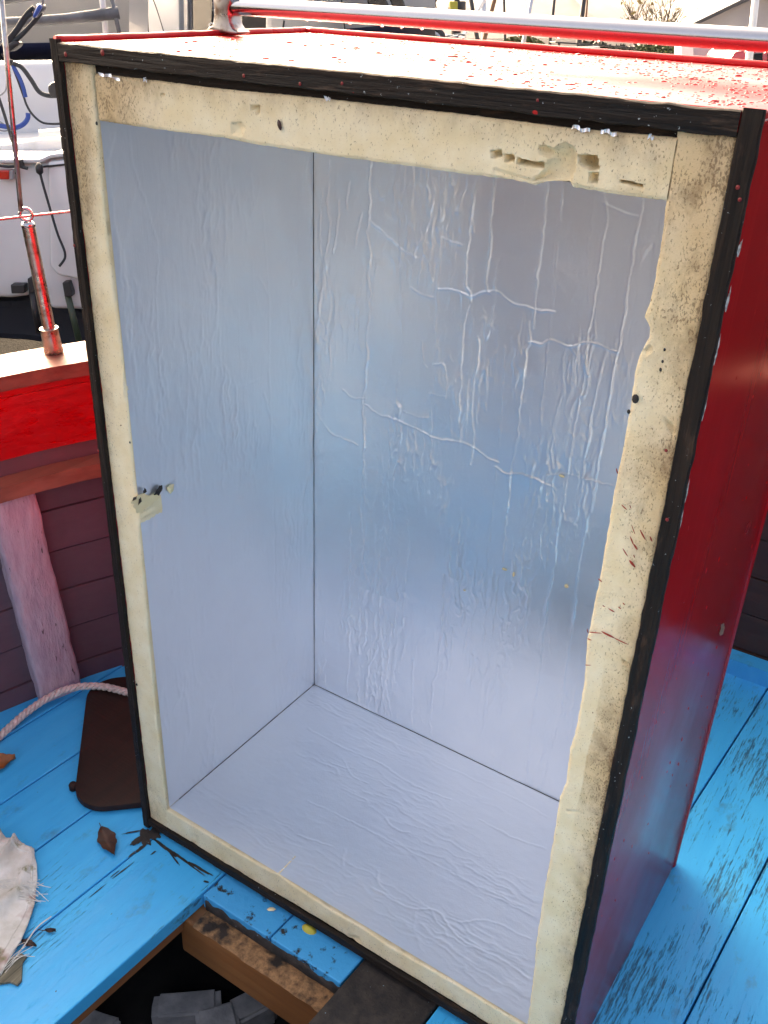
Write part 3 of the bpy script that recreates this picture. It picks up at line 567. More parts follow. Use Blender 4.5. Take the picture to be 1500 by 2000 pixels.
# crumpled foil sheets
def foil(o, a, b, nrm, La, Lb, creases, seed, step, along, amp, parent, boost=0.0, wamp=1.0):
    na, nb = int(La / step), int(Lb / step); A = np.linspace(0, La, na); B = np.linspace(0, Lb, nb); AA, BB = np.meshgrid(A, B, indexing='ij')
    o = np.array(o, float); a = np.array(a, float); b = np.array(b, float); nrm = np.array(nrm, float)
    sa, sb = (1, .15) if along == 1 else (.17, 1)             # 'along' = grain direction of the wrinkles
    patch = fbm(AA * (16 if along == 1 else 5), BB * (5 if along == 1 else 16), seed, 3); patch = sm(patch, .45, .72)
    wx = AA + .012 * (fbm(AA * 40, BB * 40, seed + 20, 3) - .5); wy = BB + .012 * (fbm(AA * 40, BB * 40, seed + 21, 3) - .5)
    r1 = 1 - np.abs(2 * fbm(wx * 75 * sa, wy * 75 * sb, seed + 1, 2) - 1); r1 = np.clip((r1 - .80) / .20, 0, 1) ** 1.3
    r2 = 1 - np.abs(2 * fbm(wx * 150 * sa, wy * 150 * sb * 1.6, seed + 2, 2) - 1); r2 = np.clip((r2 - .72) / .28, 0, 1) ** 1.2
    Hh = wamp * (.0010 * r1 * (.12 + .88 * patch) + .00055 * r2 * patch) + .0024 * (fbm(AA * 7, BB * 7, seed + 3, 3) - .5) + .00035 * (fbm(AA * 60, BB * 60, seed + 5, 3) - .5)
    for pts, w_, h_ in creases:
        P = np.array(pts); P = np.stack([(P - o) @ a, (P - o) @ b], 1)
        Q = spline(P, 4) if len(P) > 2 else P
        bump = np.zeros_like(Hh); ex = np.abs(P[-1] - P[0]); vert = ex[1] > 1.5 * ex[0]; h_ = h_ * ((1.05 if vert else .85) if along == 1 else 1.0)
        for i in range(len(Q) - 1):
            p, q = Q[i], Q[i + 1]; r = 5 * w_ + .004
            i0, i1 = np.searchsorted(A, [min(p[0], q[0]) - r, max(p[0], q[0]) + r]); j0, j1 = np.searchsorted(B, [min(p[1], q[1]) - r, max(p[1], q[1]) + r])
            if i1 <= i0 or j1 <= j0: continue
            X = AA[i0:i1, j0:j1] + .0060 * (fbm(AA[i0:i1, j0:j1] * 70, BB[i0:i1, j0:j1] * 70, seed + 8, 3) - .5); Y = BB[i0:i1, j0:j1] + .0060 * (fbm(AA[i0:i1, j0:j1] * 70, BB[i0:i1, j0:j1] * 70, seed + 9, 3) - .5)
            d_ = q - p; t = np.clip(((X - p[0]) * d_[0] + (Y - p[1]) * d_[1]) / (d_ @ d_ + 1e-12), 0, 1); dd = np.hypot(X - p[0] - t * d_[0], Y - p[1] - t * d_[1])
            sgn = np.sign((X - p[0]) * d_[1] - (Y - p[1]) * d_[0]); wl_ = w_ * (.55 + .9 * fbm(X * 30, Y * 30, seed + 14, 2))
            vv = np.clip(1 - dd / wl_, 0, 1) ** 1.2 * (.3 + 1.2 * fbm(X * 38, Y * 38, seed + 13, 2)) + .16 * sgn * np.exp(-dd / (2.2 * w_)) * np.clip(dd / (.8 * w_), 0, 1) * (t > .0) * (t < 1); cur = bump[i0:i1, j0:j1]; bump[i0:i1, j0:j1] = np.where(np.abs(vv) > np.abs(cur), vv, cur)
        Hh += amp * h_ * bump
    if boost: Hh = Hh * (1 + boost * (1 - sm(AA, .14, .42)))
    ed = np.minimum(np.minimum(AA, La - AA), np.minimum(BB, Lb - BB)); Hh *= np.clip(ed / .006, 0, 1)
    V = o + AA[..., None] * a + BB[..., None] * b + Hh[..., None] * nrm
    Fg = grid_faces(na, nb)
    if np.cross(a, b) @ nrm < 0: Fg = Fg[:, ::-1]
    return make('foil_facing', V.reshape(-1, 3), Fg, 'foil', parent, smooth=True)
zb4 = lambda pts: [on(1, OB, 600 + x / 2.143, 300 + y / 2.143) for x, y in pts]
zb5 = lambda pts: [on(1, OB, 600 + x / 2.143, 900 + y / 2.143) for x, y in pts]
S_, M_, T_ = (.0024, .0010), (.0022, .00075), (.0018, .0005)
bc = [(zb4(p), *k) for p, k in [
    ([(95, 30), (90, 120), (80, 200), (95, 300), (80, 420), (90, 560), (95, 640), (80, 750)], M_),
    ([(130, 200), (125, 320), (110, 420)], M_), ([(60, 150), (50, 330), (75, 500)], T_), ([(175, 120), (160, 230)], M_), ([(225, 250), (200, 400)], M_),
    ([(268, 20), (262, 120), (265, 200), (258, 290), (250, 330), (268, 420), (255, 500), (262, 600), (250, 760), (252, 860), (240, 980), (232, 1050), (238, 1200), (235, 1310)], S_),
    ([(512, 60), (525, 150), (530, 210), (500, 330), (490, 400), (510, 470), (520, 530)], S_), ([(580, 70), (575, 180), (560, 330), (548, 560), (540, 750), (532, 850)], T_),
    ([(720, 95), (700, 160), (690, 250), (680, 320), (668, 430), (660, 540), (685, 600), (660, 700), (645, 860), (640, 1000), (632, 1150)], S_), ([(705, 100), (690, 200), (695, 330)], M_),
    ([(783, 95), (775, 200), (765, 290), (770, 370), (755, 470), (745, 540), (770, 585)], S_), ([(1005, 115), (1000, 200), (985, 370), (970, 450), (955, 600), (945, 730)], S_), ([(1062, 195), (1055, 280)], M_),
    ([(1245, 170), (1255, 280), (1235, 380), (1215, 530), (1195, 660), (1170, 790), (1165, 900), (1150, 980), (1125, 1100), (1110, 1220), (1090, 1340), (1070, 1500)], M_),
    ([(1405, 195), (1380, 310), (1365, 420), (1350, 520), (1330, 650), (1310, 790), (1290, 880), (1260, 1040), (1245, 1140), (1215, 1300), (1190, 1500)], S_),
    ([(925, 700), (935, 790), (920, 830), (905, 960), (890, 1080), (880, 1200), (850, 1340), (835, 1500)], M_), ([(715, 770), (720, 850), (700, 930), (695, 1000), (690, 1110), (700, 1170), (685, 1300)], S_),
    ([(480, 790), (485, 870), (500, 900)], M_), ([(530, 885), (575, 890), (585, 990), (580, 1030)], M_), ([(510, 1005), (580, 1020)], T_), ([(560, 350), (600, 370), (650, 380)], M_),
    ([(265, 285), (330, 340), (400, 400), (450, 430), (490, 440)], M_), ([(435, 560), (480, 590), (530, 600)], M_), ([(550, 568), (620, 572), (685, 600), (740, 578), (800, 578), (860, 625), (950, 650), (1035, 662)], S_),
    ([(930, 790), (980, 800), (1020, 783), (1100, 805), (1170, 787), (1230, 800), (1300, 832)], S_), ([(150, 990), (190, 1020), (240, 1025)], M_), ([(240, 1050), (310, 1095), (380, 1115), (450, 1150), (540, 1190), (600, 1200), (680, 1220), (740, 1265), (800, 1295)], S_),
    ([(785, 1310), (840, 1340), (900, 1345), (960, 1365), (1025, 1393)], S_), ([(1000, 1345), (1090, 1345), (1200, 1370), (1280, 1395)], M_), ([(1240, 205), (1300, 235), (1385, 262)], M_), ([(35, 1070), (100, 1170), (150, 1190), (215, 1220)], M_), ([(400, 1080), (470, 1105), (520, 1105)], T_), ([(1130, 850), (1100, 800)], M_), ([(1150, 830), (1175, 930)], M_)]]
bc += [(zb5(p), *k) for p, k in [([(240, 0), (225, 200), (232, 300)], M_), ([(180, 220), (180, 350), (175, 600), (178, 760), (165, 990)], M_), ([(215, 530), (220, 680), (215, 900)], T_), ([(420, 250), (425, 390), (405, 600), (405, 800)], T_), ([(645, 200), (632, 360), (628, 500)], M_), ([(575, 480), (560, 700), (545, 880), (525, 930), (515, 1100), (520, 1150)], M_),
    ([(605, 700), (598, 880)], M_), ([(1075, 90), (1050, 250), (1030, 450), (1000, 640), (980, 800), (960, 960), (940, 1100), (925, 1230), (910, 1350)], M_), ([(1210, 90), (1180, 230), (1140, 400), (1130, 500), (1110, 680), (1080, 900), (1055, 1080), (1020, 1200)], M_), ([(855, 50), (835, 210), (815, 420)], M_), ([(800, 480), (775, 720)], T_), ([(445, 830), (435, 1110)], T_), ([(75, 880), (72, 940)], T_)]]
rv = random.Random(5)
for k in range(24):                                           # long faint vertical wrinkles all over the back wall
    x_ = rv.uniform(.02, W - IR - IL - .02) + IL; z0 = rv.uniform(IB, 1.0); z1 = min(H - IT, z0 + rv.uniform(.15, .6)); nk = 6
    bc.append(([np.array([x_ + rv.gauss(0, .002) - .012 * q / nk, OB, z0 + (z1 - z0) * q / nk]) for q in range(nk + 1)], rv.uniform(.0014, .0022), rv.uniform(.00025, .0006)))
foil((IL, OB, IB + .001), (1, 0, 0), (0, 0, 1), (0, -1, 0), W - IR - IL, H - IT - IB - .001, bc, 61, .00145, 1, 1.0, sK, boost=.9, wamp=1.0)
zl = lambda pts: [on(0, IL, 180 + x / 2.857, 400 + y / 2.857) for x, y in pts]
lc = [(zl(p), *k) for p, k in [([(200, -420), (230, -200), (310, 30), (365, 250), (355, 500), (380, 1000), (385, 1200)], T_), ([(640, -420), (655, 0), (690, 300), (695, 580), (725, 950), (745, 1300), (775, 1700), (775, 2000), (790, 2900)], T_), ([(950, 0), (985, 500), (990, 1000), (1010, 1500), (1020, 2000), (1010, 2500)], M_), ([(1145, -200), (1145, 500), (1160, 1300), (1160, 2000), (1150, 2600)], T_), ([(560, 220), (580, 330)], M_), ([(930, 400), (980, 500)], M_), ([(400, 1020), (520, 880), (600, 800)], T_), ([(700, 420), (520, 570), (400, 680)], T_), ([(745, 1070), (870, 1000), (950, 960)], T_), ([(960, 1050), (1000, 1200), (1030, 1250)], M_), ([(780, 0), (785, 280)], T_), ([(990, 40), (1060, 10)], M_)]]
foil((IL, .006, IB + .001), (0, 1, 0), (0, 0, 1), (1, 0, 0), OB - .006, H - IT - IB - .001, lc, 71, .0022, 1, .9, sL, wamp=1.2)
zf = lambda pts: [on(2, IB, 300 + x / 1.875, 1600 + y / 1.875) for x, y in pts]; zf5 = lambda pts: [on(2, IB, 600 + x / 2.143, 900 + y / 2.143) for x, y in pts]
fc = [(zf(p), *k) for p, k in [([(560, -70), (705, 0), (1000, 150), (1200, 250), (1420, 345)], T_), ([(800, 250), (900, 310), (960, 330), (1040, 340), (1100, 420), (1200, 480), (1280, 520), (1380, 590)], S_), ([(1190, 0), (1300, 60), (1440, 110)], M_), ([(820, 190), (825, 240), (900, 300)], M_), ([(960, 330), (950, 400)], S_), ([(530, 60), (650, 100)], M_), ([(1000, 320), (1080, 430)], M_), ([(700, 110), (690, 170)], M_), ([(1120, 380), (1230, 370), (1380, 440)], M_), ([(850, 0), (890, 40), (940, 50)], M_)]]
fc += [(zf5(p), *k) for p, k in [([(0, 1120), (150, 1200), (310, 1270), (400, 1330), (500, 1380), (600, 1420)], S_), ([(0, 1000), (300, 1150), (500, 1240), (750, 1360), (880, 1420), (1000, 1490)], M_), ([(150, 1250), (190, 1320), (260, 1350)], M_)]]
foil((IL, .006, IB), (1, 0, 0), (0, 1, 0), (0, 0, 1), W - IR - IL, OB - .006, fc, 81, .0019, 0, .8, sB, wamp=.5)
foil((W - IR, .03, IB), (0, 1, 0), (0, 0, 1), (-1, 0, 0), OB - .03, H - IT - IB, [], 91, .005, 1, 1.0, sR)
foil((IL, .03, H - IT), (1, 0, 0), (0, 1, 0), (0, 0, -1), W - IR - IL, OB - .03, [], 95, .005, 0, 1.0, sT)
# open joints between the boards (dark sealant lines)
def joint(p0, p1, u, v, seed):
    p0, p1, u, v = [np.array(q, float) for q in (p0, p1, u, v)]; n_ = 160; V = []
    for k in range(n_):
        s_ = k / (n_ - 1); w_ = .0002 + .0016 * max(0, float(fbm(np.array(s_ * 26), np.array(seed * 1.3), seed, 4)) - .32); c_ = p0 + (p1 - p0) * s_
        V += [c_ + u * w_ , c_ + (u + v) * .0006, c_ + v * w_]
    make('joint', np.array(V), grid_faces(n_, 3), 'dark_paint', sK)
joint((IL + .0001, OB - .0001, IB), (IL + .0001, OB - .0001, H - IT), (1, 0, 0), (0, -1, 0), 3); joint((IL, OB - .0001, IB + .0001), (W - IR, OB - .0001, IB + .0001), (0, -1, 0), (0, 0, 1), 5); joint((IL + .0001, .03, IB + .0001), (IL + .0001, OB, IB + .0001), (1, 0, 0), (0, 0, 1), 8)
def rag(P, amp=.0012, n_=4, seed=1):
    P = np.asarray(P); out = []; rr_ = random.Random(seed)
    for i in range(len(P)):
        a, b = P[i], P[(i + 1) % len(P)]
        for k in range(n_): out.append(a + (b - a) * k / n_ + np.array([0, rr_.gauss(0, amp), rr_.gauss(0, amp)]) * (k > 0))
    return np.array(out)
# torn foil on the left wall: bare foam patch with curled shreds
zt = lambda pts: np.array([on(0, IL + .0022, 150 + x / 5, 800 + y / 5) for x, y in pts])
P = zt([(525, 900), (560, 855), (620, 830), (650, 815), (690, 840), (730, 830), (775, 810), (810, 850), (780, 880), (740, 925), (660, 975), (585, 1015), (560, 960)]); P = rag(P, .0016); c0 = P.mean(0) + [.0012, 0, 0]
tr = make('torn_foil', np.vstack([P, c0]), [(i, (i + 1) % len(P), len(P)) for i in range(len(P))], 'foam_raw', sL)
for q in ([(640, 820), (640, 790), (655, 760), (668, 775), (660, 815)], [(740, 825), (770, 780), (800, 738), (828, 735), (832, 765), (795, 840)], [(525, 890), (545, 855), (580, 842), (560, 860), (540, 890)], [(585, 940), (600, 870), (618, 850), (612, 890)]):
    P = rag(zt(q), .0007, 3, 5) + [.0015, 0, 0]; c0 = P.mean(0) + [.005, 0, .001]; make('curled_shred', np.vstack([P, c0]), [(i, (i + 1) % len(P), len(P)) for i in range(len(P))], 'tar', sL)
P = zt([(880, 760), (910, 735), (950, 725), (945, 790), (915, 825), (885, 790)]); c0 = P.mean(0) + [.003, 0, 0]; make('curled_shred', np.vstack([P, c0]), [(i, (i + 1) % len(P), len(P)) for i in range(len(P))], 'foam_raw', sL)
# dabs of dried glue on the back wall
for px, py, a, b in ((985, 1112, 9, 4), (1003, 1122, 4, 8), (1106, 1145, 7, 6), (907, 1153, 5, 2), (1097, 930, 9, 4)):
    V, Fc = domes_vf(np.array([on(1, OB - .002, px, py)]), np.array([[0, -1., 0]]), np.array([a * .00055]), np.array([b * .0006]), np.array([.0012]), np.array([[1., 0, 0]]), 9); make('glue_dab', V, Fc, 'foam_raw', sK, smooth=True)

# chips on the red side
def chip(pts, x, mat, lift=.0012): 
    P = np.array([on(0, x, *p) for p in pts]); P[:, 1] = .0035 + (P[:, 1] - P[:, 1].min()) * .55 if mat == 'chip_white' else P[:, 1]; P = rag(P, .0007, 4, len(pts)); c0 = P.mean(0) + [lift, 0, 0]; make('paint_chip', np.vstack([P, c0]), [(i, (i + 1) % len(P), len(P)) for i in range(len(P))], mat, rs)
zc = lambda pts: Z5(pts, 900, 200, 2.5); zc2 = lambda pts: Z5(pts, 1050, 650, 2.667)
chip(zc([(1352, 690), (1356, 680), (1340, 735), (1330, 775), (1318, 772), (1312, 735), (1330, 715)]), W + .0006, 'chip_white'); chip(zc([(1303, 905), (1296, 970), (1280, 1030), (1268, 1040), (1264, 1005), (1285, 950)]), W + .0006, 'chip_white'); chip(zc([(1255, 1140), (1245, 1190), (1230, 1245), (1215, 1260), (1230, 1200)]), W + .0006, 'chip_white')
chip(zc2([(925, 60), (915, 110), (900, 190), (888, 190), (905, 100)]), W + .0006, 'chip_white'); chip(zc2([(862, 330), (845, 420), (828, 490), (818, 485), (835, 400), (850, 350)]), W + .0006, 'chip_white'); chip(zc2([(755, 800), (740, 870), (722, 950), (715, 950), (735, 860)]), W + .0006, 'chip_white'); chip(zc2([(722, 950), (705, 1020), (695, 1090), (690, 1080), (700, 1010)]), W + .0006, 'chip_white')
chip(zc2([(972, 1512), (974, 1540), (966, 1570), (950, 1578), (946, 1566), (955, 1545), (956, 1520)]), W + .0008, 'chip_wood', .0012)

# rain drops on the top and on the side
rg = np.random.default_rng(4)
k = 4200; x = rg.uniform(.03, W - .015, k); y = rg.uniform(.02, D - .02, k)
cl = fbm(x * 9 + y * 7, y * 5, 77, 3); keep = (rg.uniform(0, 1, k) < sm(cl, .30, .62)) ; x, y = x[keep], y[keep]; k = len(x)
r = .0006 + .0009 * rg.gamma(1.2, .6, k); r = np.minimum(r, .0042)
Vd, Fd = domes_vf(np.stack([x, y, np.full(k, H - .0006)], 1), np.tile([0, 0, 1.], (k, 1)), r * rg.uniform(.85, 1.7, k), r, r * .55, np.tile([.8, .6, 0], (k, 1)), 8)
make('rain_drops', Vd, Fd, 'drop_on_red', tp, smooth=True, kind='stuff')
k = 70; z = rg.uniform(.25, 1.2, k); y = rg.uniform(.03, D - .03, k); r = rg.uniform(.0007, .0018, k)
Vd, Fd = domes_vf(np.stack([np.full(k, W - .0001), y, z], 1), np.tile([1., 0, 0], (k, 1)), r * rg.uniform(1.3, 3.2, k), r, r * .45, np.tile([0, 0, 1.], (k, 1)), 8)
make('rain_drops', Vd, Fd, 'drop_on_red', rs, smooth=True, kind='stuff')

# steel handrail across the top
hr = make('handrail', *tube_vf([(.030, .30, 1.3432), (.800, .30, 1.3436)], .0113, 28), 'steel', bx, smooth=True, autosm=40)
dr = [(x_, .30, 1.3432 - .0113 - .0006) for x_ in (.155, .175, .225, .275, .305, .335, .47, .52, .57, .70, .735, .755)]
k = len(dr); rr = rg.uniform(.0016, .0028, k); Vd, Fd = domes_vf(np.array(dr) + [0, 0, .0012], np.tile([0, 0, -1.], (k, 1)), rr, rr, rr * 1.1, np.tile([1., 0, 0], (k, 1)), 10); make('hanging_drops', Vd, Fd, 'water', hr, smooth=True, kind='stuff')
def bracket(xc, s=1):
    prof = [(-.026, 0), (.030, 0), (.031, .003), (.022, .0055), (.017, .012), (.0145, .022), (.016, .032), (.020, .040), (.021, .055), (.012, .060), (-.006, .060), (-.013, .053), (-.012, .042), (-.010, .030), (-.0115, .018), (-.015, .0085), (-.024, .0045), (-.027, .0025)]
    P = [(xc + s * a, .30, H + .003 + b) for a, b in prof]
    V, Fc = hull_vf([(p[0], .286, p[2]) for p in P], [(p[0], .314, p[2]) for p in P], .0016, 2)
    b = make('bracket', V, Fc, 'steel_dull', hr, smooth=True, autosm=35)
    return b
bracket(.012); bracket(.814, -1)
loop = spline([(-.006, .318, H + .005), (-.014, .320, H + .018), (-.013, .320, H + .035), (-.004, .318, H + .047), (.004, .316, H + .052)], 6); make('bail', *tube_vf(loop, .003, 10), 'steel', hr, smooth=True)

# ================================================================== THINGS LYING ON THE DECK
# rounded brown board
e1 = np.array([.7, -.714]); e2 = np.array([.714, .7]); o_ = np.array([-.249, .063]); L0, L1, Wd, r_ = -.205, .178, .21, .062
def rr(L0, L1, w0, w1, r, n_=8):
    out = []
    for cx, cy, a0 in ((L1 - r, w1 - r, 0), (L0 + r, w1 - r, 90), (L0 + r, w0 + r, 180), (L1 - r, w0 + r, 270)):
        for k in range(n_ + 1):
            a = math.radians(a0 + 90 * k / n_); out.append((cx + r * math.cos(a), cy + r * math.sin(a)))
    return out
bp = [o_ + e1 * a + e2 * b for a, b in rr(L0, L1, 0.004, Wd, r_)]
board = make('rounded_board', *hull_vf([(p[0], p[1], .0012) for p in bp], [(p[0], p[1], .0150) for p in bp], .0015, 2), 'board', None, TB, (-.2, .1, 0), label='dark brown varnished board with rounded corners lying flat under the rope', cat='board', smooth=True, autosm=35)
pg = on(2, .006, 143, 1536); make('peg', *lathe_vf([(.008, -.006), (.0085, .004), (.006, .008)], pg, (0, 0, 1), 12), 'board', board, smooth=True)
# three-strand rope
rp = spline([(-.33, -.30, .008), (-.375, -.13, .008), (-.398, -.02, .009), (-.408, .075, .018), (-.392, .150, .026), (-.345, .200, .0265), (-.272, .228, .0235), (-.17, .255, .0235), (-.05, .30, .009), (.0 - .02, .40, .008)], 40)
L = np.r_[0, np.cumsum(np.linalg.norm(np.diff(rp, axis=0), axis=1))]
rope = thing('rope', 'white three-strand rope curving across the brown board towards the red box', 'rope', (-.37, 0, 0))
for k in range(3):
    t = np.gradient(rp, axis=0); t /= np.linalg.norm(t, axis=1)[:, None]; u = np.cross(t, [0, 0, 1.0]); u /= np.linalg.norm(u, axis=1)[:, None]; w = np.cross(u, t)
    ph = L / .036 * 2 * np.pi + k * 2 * np.pi / 3
    make('strand', *tube_vf(rp + .0040 * (np.cos(ph)[:, None] * u + np.sin(ph)[:, None] * w), .0044, 8), 'rope_white', rope, smooth=True)
# leaves
def leaf(name, c, d, L, w, mat, label, lift=.004, curl=.006, z=0.0):
    n_, m_ = 16, 7; V = []; d = np.array(d, float); d /= np.linalg.norm(d); q = np.array([-d[1], d[0]])
    for i in range(n_):
        s = i / (n_ - 1); ww = w * (math.sin(math.pi * s ** .8) ** 1.15) * (1 + .10 * math.sin(s * 23 + L * 900)) + .0005
        for j in range(m_):
            t = j / (m_ - 1) * 2 - 1; p = np.array(c) + d * (s - .5) * L + q * (t * ww)
            V.append((p[0], p[1], z + .0012 + lift * abs(t) ** 1.5 * .8 + curl * (s - .5) ** 2 * 2 + .0011 * math.sin(s * 46 - abs(t) * 6) - .0012 * (abs(t) < .1) + curl * .8 * max(0, t) * s))
    o = make(name, V, grid_faces(n_, m_), mat, None, TB, (c[0], c[1], z), smooth=True, label=label, cat='leaf')
    tip = np.array([*(np.array(c) - d * L * .5), z + .0022]); make('stalk', *tube_vf([tip, tip - np.array([*(d * .012), -.002]) ], .0007, 6), mat, o)
    return o
leaf('fallen_leaf', (-.021, -.068), (.80, -.36), .076, .0155, 'leaf_brown', 'pointed dark brown leaf lying on the blue plank near the box corner')
leaf('fallen_leaf', (-.345, -.062), (.5, .9), .075, .026, 'leaf_orange', 'orange brown leaf lying on the blue deck beside the rope', .008)
leaf('seed_pod', (.034, -.285), (.95, .22), .030, .0052, 'leaf_brown', 'small dark seed pod lying on the blue plank beside the frayed canvas', .002, .002)
leaf('seed_pod', (.044, -.250), (.8, .5), .018, .0035, 'leaf_brown', 'tiny curled seed pod on the blue plank beside the larger one', .003, .004)
# frayed canvas
n_, m_ = 70, 50; U, Vv = np.meshgrid(np.linspace(0, 1, n_), np.linspace(0, 1, m_), indexing='ij')
A, B, C_, D_ = [np.array(p) for p in ((-.215, -.178), (-.112, -.157), (.048, -.352), (-.20, -.46))]
P2 = (A[None, None] * ((1 - U) * (1 - Vv))[..., None] + B * (U * (1 - Vv))[..., None] + C_ * (U * Vv)[..., None] + D_ * ((1 - U) * Vv)[..., None])
edge_bow = .028 * np.sin(np.pi * Vv) * U; P2 = P2 + edge_bow[..., None] * np.array([.75, .55])
P2 += .004 * (fbm(U * 12, Vv * 12, 3, 3) - .5)[..., None]
fold = np.abs(((U * .9 + Vv * .35) * 3.2 + .5 * fbm(U * 3, Vv * 3, 5, 2)) % 1 - .5) * 2
Zc = .004 + .020 * fold ** 3 * (1 - U ** 6) + .010 * fbm(U * 7, Vv * 7, 6, 4) * np.minimum(1, 5 * (1 - U) + .25) + .0012 * fbm(U * 40, Vv * 40, 8, 2)
cv = make('frayed_canvas', np.concatenate([P2, Zc[..., None]], -1).reshape(-1, 3), grid_faces(n_, m_), 'canvas', None, TB, (-.15, -.25, 0), smooth=True, label='dirty white frayed canvas scrap heaped on the blue deck', cat='canvas')
sol = cv.modifiers.new('thick', 'SOLIDIFY'); sol.thickness = .0014
hem = spline([(*(P2[i, 3]), Zc[i, 3] + .001) for i in range(0, n_, 6)], 4); make('hem', *tube_vf(hem, .0022, 6), 'canvas', cv, smooth=True)
hem = spline([(*(P2[n_ - 5, j]), Zc[n_ - 5, j] + .001) for j in range(0, m_, 5)], 4); make('hem', *tube_vf(hem, .0016, 6), 'canvas', cv, smooth=True)
parts = []
for k in range(46):
    s = random.random(); b = on(2, .012, -4 + 62 * s * random.random(), 1725 + random.uniform(-6, 26)); e = on(2, .006, 40 + 62 * random.random(), 1722 + random.uniform(-12, 40)); mid = (b + e) / 2 + np.array([random.uniform(-.006, .006), random.uniform(-.006, .006), .010 * random.random()])
    parts.append(tube_vf(spline([b, mid, e], 5), .00055, 4))
for k in range(12):
    b = on(2, .003, random.uniform(-6, 10), 1900 + random.uniform(-30, 10)); e = on(2, .003, random.uniform(25, 70), 1840 + random.uniform(-30, 30)); parts.append(tube_vf(spline([b, (b + e) / 2 + np.array([0, .004 * random.random(), .006]), e], 5), .0006, 4))
parts.append(tube_vf(spline([on(2, .002, 0, 1912), on(2, .004, 45, 1850), on(2, .002, 72, 1812), on(2, .002, 100, 1790)], 8), .0011, 5))
make('loose_threads', *join(parts), 'thread', cv, kind='stuff')
# scrap of weathered board on the plank
sp_ = [on(2, .003, *p) for p in ((-20, 1905), (22, 1872), (40, 1862), (52, 1868), (44, 1880), (42, 1915), (34, 1924), (20, 1918), (-25, 1925))]
m = Mt('weathered', rough=.9); g = m.noise(1, m.map((120, 6, 50), rot=(0, 0, .8)), 5, .6); m.set('Base Color', m.mix(m.ramp(g, .35, .65), (.05, .05, .035), (.24, .22, .16))); m.bump(g, .8, .002)
make('wood_scrap', *hull_vf([(p[0], p[1], -.0005) for p in sp_], [(p[0], p[1], .004) for p in sp_], 0), 'weathered', None, TB, (.03, -.33, 0), label='thin splintered scrap of grey weathered wood under the canvas threads', cat='wood')
# tar stain and debris at the box foot
def blotch(px, py, L, w, ang, seed, z=.0004):
    c0 = on(2, 0, px, py); n_ = 36; V = []
    for k in range(n_):
        a = 2 * math.pi * k / n_; rr_ = .45 + 1.1 * float(fbm(np.array(math.cos(a) * 2.2 + seed), np.array(math.sin(a) * 2.2), seed, 4)); x_, y_ = L * rr_ * math.cos(a), w * rr_ * math.sin(a); V.append((c0[0] + x_ * math.cos(ang) - y_ * math.sin(ang), c0[1] + x_ * math.sin(ang) + y_ * math.cos(ang), z - .0006))
    V.append((c0[0], c0[1], z)); return np.array(V), [(k, (k + 1) % n_, n_) for k in range(n_)]
for k, (px, py, L_, w_, an) in enumerate(((285, 1634, .022, .009, -.6), (268, 1642, .016, .006, 1.5), (300, 1628, .016, .010, -.3), (277, 1655, .012, .004, 1.5), (258, 1668, .008, .002, 1.55), (300, 1665, .006, .0016, 1.5), (352, 1674, .030, .0030, -.05), (390, 1696, .026, .0026, .05), (322, 1655, .030, .0036, -.1), (372, 1690, .034, .0016, -.05), (340, 1676, .022, .0014, -.3), (240, 1700, .020, .0012, 1.5), (190, 1740, .016, .0010, 1.52), (225, 1706, .010, .0010, 1.5), (258, 1625, .016, .0018, .9), (402, 1722, .006, .002, .3))):
    make('tar_stain', *blotch(px, py, L_, w_, an, k + 3), 'tar', boat, smooth=True)
# ballast blocks in the hold
for k, (px, py, rot, zt, dx, dy, lb) in enumerate(((365, 1955, .72, -.29, .125, .052, 'long grey ballast block lying loose in the dark hold'), (425, 1990, .9, -.285, .075, .06, 'grey ballast block resting on top of the others in the dark hold'), (492, 1955, 1.15, -.29, .085, .052, 'rounded grey ballast block in the hold beside the orange beam'), (188, 2000, .3, -.29, .07, .05, 'small grey ballast block in the hold under the blue plank edge'))):
    c0 = on(2, zt, px, py); bm = bmesh.new(); bmesh.ops.create_cube(bm, size=1.0); bmesh.ops.bevel(bm, geom=bm.edges[:], offset=.10, segments=2, affect='EDGES'); bmesh.ops.subdivide_edges(bm, edges=bm.edges[:], cuts=1, use_grid_fill=True)
    V, Fc = vf(bm); V = V * np.array([dx, dy, .062]); V += .006 * (np.stack([fbm(V[:, i] * 30 + k, V[:, (i + 1) % 3] * 30, 5 + i, 2) for i in range(3)], 1) - .5)
    ca, sa = math.cos(rot), math.sin(rot); V = np.stack([V[:, 0] * ca - V[:, 1] * sa, V[:, 0] * sa + V[:, 1] * ca, V[:, 2]], 1) + c0 - [0, 0, .031]
    make('ballast_block', V, Fc, 'stone', None, TB, c0 - [0, 0, .062], smooth=True, label=lb, cat='stone', group='ballast blocks in the hold', autosm=50)
V, Fc = domes_vf(np.array([on(2, .0, 604, 1815)]), np.array([[0, 0, 1.]]), np.array([.014]), np.array([.009]), np.array([.007]), np.array([[1., 0, 0]]), 12); make('sponge_scrap', V, Fc, 'yellow', None, TB, on(2, 0, 604, 1815), smooth=True, label='yellow green scrap wedged against the foot of the red box', cat='scrap')
V, Fc = domes_vf(np.array([on(2, .0, 530, 1776)]), np.array([[0, 0, 1.]]), np.array([.008]), np.array([.004]), np.array([.003]), np.array([[.8, .6, 0]]), 6); make('foam_crumb', V, Fc, 'foam_raw', None, TB, on(2, 0, 530, 1776), label='small cream foam crumb on the chipped blue plank end', cat='crumb')

